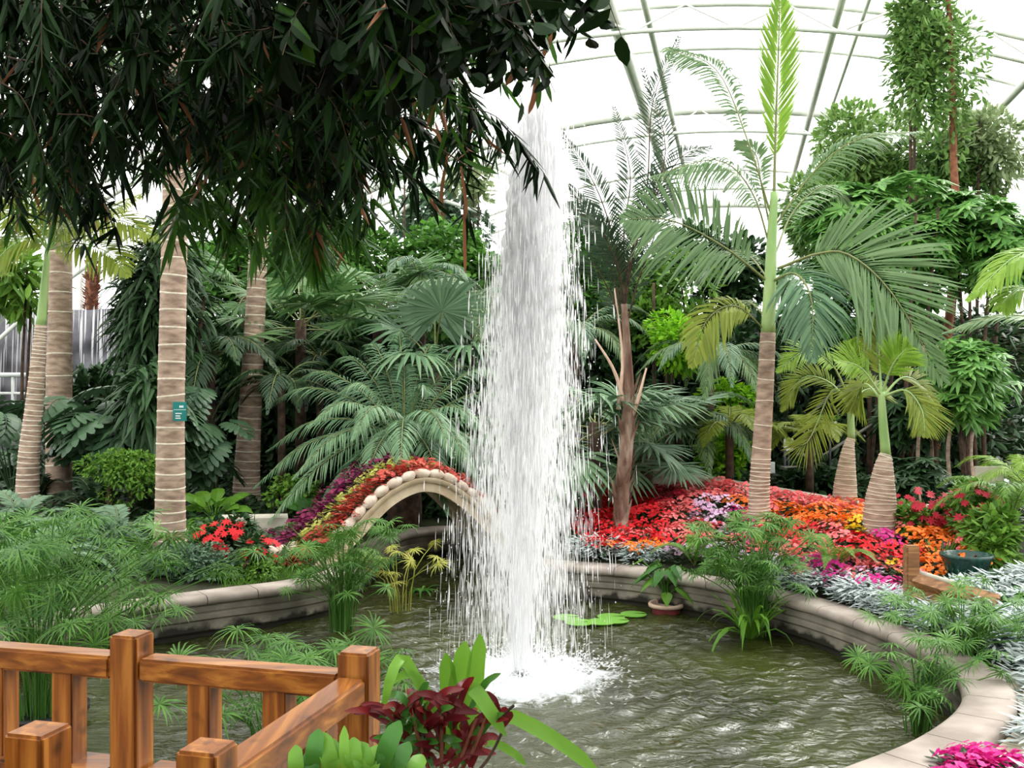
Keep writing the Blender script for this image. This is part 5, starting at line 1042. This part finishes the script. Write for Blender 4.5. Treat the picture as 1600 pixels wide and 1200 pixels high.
g = G(); n = 24000; z = 5.0*rng.beta(2.7, 1.5, n); rad = env(z)*np.abs(rng.normal(0, .6, n)); streaks(g, n, z, rad, rng.uniform(.04, .22, n), rng.uniform(.003, .011, n)); part(g, 'inner_spray', M['jet'], ft, stuff=True)
g = G(); n = 11500; z = 4.0*rng.beta(1.3, 1.5, n)+.05; rad = env(z)*np.clip(np.abs(rng.normal(.55, .38, n)), 0, 1.6); streaks(g, n, z, rad, np.minimum(z, rng.uniform(.05, .3, n)), rng.uniform(.0018, .0055, n)); part(g, 'outer_spray', M['spray'], ft, stuff=True)
g = G(); n = 1500; z = rng.uniform(.2, 4.7, n); rad = env(z)*rng.uniform(.5, 1.5, n)+rng.uniform(0, .1, n); streaks(g, n, z, rad, rng.uniform(.008, .02, n), rng.uniform(.006, .012, n)); part(g, 'droplets', M['spray'], ft, stuff=True)
g = G(); n = 2600; a = rng.uniform(0, 2*PI, n); r = np.abs(rng.normal(.42, .22, n)); z = .02+np.abs(rng.normal(0, .05, n)); leaves(g, np.stack([FX+.08+r*np.cos(a), FY+r*np.sin(a), z], -1), np.stack([np.cos(a), np.sin(a), rng.uniform(-.2, 1.2, n)], -1), UP, rng.uniform(.015, .06, n), rng.uniform(.01, .03, n), ((.4, 1),), .2, .3); part(g, 'splash', M['spray'], ft, stuff=True)

# ------------------------------------------------------------------ overhanging foliage, upper left
def spray_mesh(name, mats, n=16, L=.17, w=.022, drop=.5, spread=.35, seed=0, dry=.06, prof=((.2, .9), (.6, .8))):
    rg = np.random.default_rng(seed); g = G(); q = crom([(0, 0, 0), (spread*.5, 0, -drop*.2), (spread, 0, -drop*.9)], 10); tube(g, q, np.linspace(.004, .0015, 10), 4, 2, cap=False)
    u = rg.uniform(.1, 1, n); p = np.stack([np.interp(u, np.linspace(0, 1, 10), q[:, c]) for c in range(3)], -1); a = rg.uniform(0, 2*PI, n); d = np.stack([np.cos(a)*.6, np.sin(a)*.6, -rg.uniform(.2, 1.4, n)], -1)
    k = rg.uniform(size=n) < dry
    for m_, s in ((0, ~k), (1, k)):
        if s.any(): leaves(g, p[s], d[s], nrm(np.stack([np.cos(a), np.sin(a), np.full(n, .8)], -1))[s], L*rg.uniform(.7, 1.2, s.sum()), w, prof, .15, .2, m_)
    return g.mesh(name, mats)
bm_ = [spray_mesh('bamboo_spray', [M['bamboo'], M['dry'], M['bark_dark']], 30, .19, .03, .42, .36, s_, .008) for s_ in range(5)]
bl_ = [spray_mesh('bamboo_spray_lit_tone', [M['bamboo_mid'], M['dry'], M['bark_dark']], 18, .19, .026, .42, .28, 10+s_, .07) for s_ in range(3)]
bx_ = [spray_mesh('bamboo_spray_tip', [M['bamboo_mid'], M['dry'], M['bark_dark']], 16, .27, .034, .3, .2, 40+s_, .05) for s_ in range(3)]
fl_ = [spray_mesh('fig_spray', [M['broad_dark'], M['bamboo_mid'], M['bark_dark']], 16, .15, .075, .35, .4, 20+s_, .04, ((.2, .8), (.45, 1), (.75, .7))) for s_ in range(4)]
def hang(t, px, py, D, ms, sc=1.):
    place(ms[int(rng.integers(len(ms)))], 'leaf_spray', t, P(px, py, D), (rng.normal(0, .3), rng.normal(0, .3), rng.uniform(0, 6.3)), sc*rng.uniform(.8, 1.2))
def overhang(lab, name, b, branches, cat='tree', r0=.09):
    t = thing(name, lab, cat, b)
    for k, br_ in enumerate(branches):
        g = G(); q = crom(br_, 16); tube(g, q, np.linspace(r0 if k == 0 else r0*.5, .015, 16), 8); part(g, 'trunk' if k == 0 else 'branch', M['bark_dark'], t)
    return t
b = np.array([-4.6, 5.0, -.4]); b[2] = float(zg(-5.9, 5.0)); b[0] = -5.9
t1 = overhang('overhanging dark bamboo filling the upper left', 'bamboo', b, [[b, b+np.array([.4, 0, 2.5]), (-4.4, 5, 4.6), (-2.6, 5, 5.3)], [(-4.4, 5, 4.6), (-3, 5.4, 5), (-1.2, 5.4, 5.2)], [(-4.4, 5, 4.6), (-3, 4.4, 4.6), (-1.4, 4.2, 4.5)], [(-4.6, 5, 4.3), (-3.6, 6, 4.5), (-2.2, 6.6, 5.0)]])
lim = lambda px: np.interp(px, [-100, 0, 60, 120, 160, 200, 260, 330, 400, 450, 520, 580, 650, 750], [330, 320, 300, 310, 250, 215, 235, 260, 270, 230, 200, 190, 120, 60])
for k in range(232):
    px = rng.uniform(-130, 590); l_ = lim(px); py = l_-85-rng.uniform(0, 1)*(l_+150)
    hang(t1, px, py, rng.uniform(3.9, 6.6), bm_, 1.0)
b2 = np.array([-2.6, 15.5, .6]); b2 = np.array([-6.4, 8.6, float(zg(-6.4, 8.6))])
t2 = overhang('farther bamboo with hanging green and brown leaf tips left of the fountain', 'bamboo', b2, [[b2, b2+np.array([.5, 0, 3]), (-4, 8.2, 5.4), (-1.4, 7.6, 5.9)], [(-4, 8.2, 5.4), (-2.4, 8, 5.2), (-1.2, 7.8, 4.6)], [(-4, 8.2, 5.4), (-3, 7.6, 5), (-2.2, 7.4, 4.4)]])
for (cx1, cy1, sx, sy, n) in ((440, 215, 110, 55, 60), (345, 265, 55, 40, 24), (480, 300, 60, 40, 30), (600, 200, 60, 60, 26), (270, 190, 50, 30, 12), (90, 290, 60, 25, 22), (680, 160, 50, 60, 14), (540, 110, 130, 80, 40), (700, 235, 30, 25, 4), (480, 375, 55, 28, 22), (320, 370, 35, 22, 8), (390, 350, 40, 30, 6)):
    for k in range(n): hang(t2, cx1+rng.normal(0, sx*.6), cy1-60+rng.normal(0, sy*.6), rng.uniform(6, 8.2), (bl_ if rng.uniform() < .6 else bm_) if cy1 < 320 else bx_, 1.15)
b3 = np.array([-1.2, -1.0, float(zg(-1.2, -1.))])
t3 = overhang('dark broad leaved branch hanging at the top left of the fountain', 'fig_tree', b3, [[b3, b3+UP*2.5, (-1.0, 1.5, 4.6), (-.4, 4, 4.9)], [(-1, 1.5, 4.6), (-1, 3.2, 4.6), (-1.1, 4.8, 4.4)], [(-.7, 3, 4.8), (-.3, 4, 4.6), (0, 5, 4.7)]])
limb = lambda px: np.interp(px, [400, 450, 560, 600, 700, 760, 820, 860, 900], [60, 120, 130, 90, 75, 70, 60, 10, -60])
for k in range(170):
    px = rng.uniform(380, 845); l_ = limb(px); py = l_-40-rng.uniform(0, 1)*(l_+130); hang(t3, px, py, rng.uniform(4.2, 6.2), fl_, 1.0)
# dry hanging tips near the fountain head
t4 = thing('bamboo_twig', 'twig with rusty dry leaves hanging beside the fountain head', 'twig', P(850, -20, 5.4)); g = G(); tube(g, crom([P(840, -40, 5.4), P(845, 40, 5.4), P(838, 110, 5.4)], 8), .004, 5, cap=False); part(g, 'stem', M['bark_dark'], t4)
for pts, mt in [([(842, 100), (852, 80), (863, 52)], 'dry'), ([(840, 90), (850, 120), (862, 160)], 'bamboo_mid'), ([(838, 105), (815, 125), (800, 150)], 'bamboo_mid'), ([(838, 110), (808, 112), (790, 135)], 'dry'), ([(838, 112), (835, 150), (826, 178)], 'dry'), ([(840, 60), (825, 90), (800, 120)], 'bamboo_mid'), ([(842, 40), (860, 70), (870, 100)], 'bamboo_mid'), ([(838, 112), (842, 140), (840, 170)], 'bamboo_mid')]: blade(t4, [(a, c, 5.4) for a, c in pts], .03, mt)
t5 = thing('bamboo_twig', 'twig of brown hanging leaves left of the fountain top', 'twig', P(700, 240, 6.4)); g = G(); tube(g, crom([P(640, 150, 6.4), P(668, 215, 6.4), P(700, 240, 6.4), P(760, 280, 6.4)], 8), .005, 5, cap=False); part(g, 'stem', M['bark_dark'], t5)
for pts, mt in [([(668, 215), (690, 245), (708, 285)], 'bamboo'), ([(668, 215), (645, 240), (640, 300)], 'bamboo'), ([(680, 225), (640, 250), (632, 290)], 'bamboo'), ([(725, 250), (750, 262), (778, 272)], 'bamboo_mid'), ([(700, 240), (690, 300), (694, 345)], 'dry'), ([(720, 260), (728, 320), (724, 350)], 'dry'), ([(725, 330), (726, 380), (727, 428)], 'dry'), ([(650, 195), (680, 205), (690, 225)], 'dry')]: blade(t5, [(a, c, 6.4) for a, c in pts], .04 if mt != 'dry' else .024, mt)
blade(t1, [(438, 122, 5), (412, 140, 5), (384, 172, 5)], .045, 'dry')
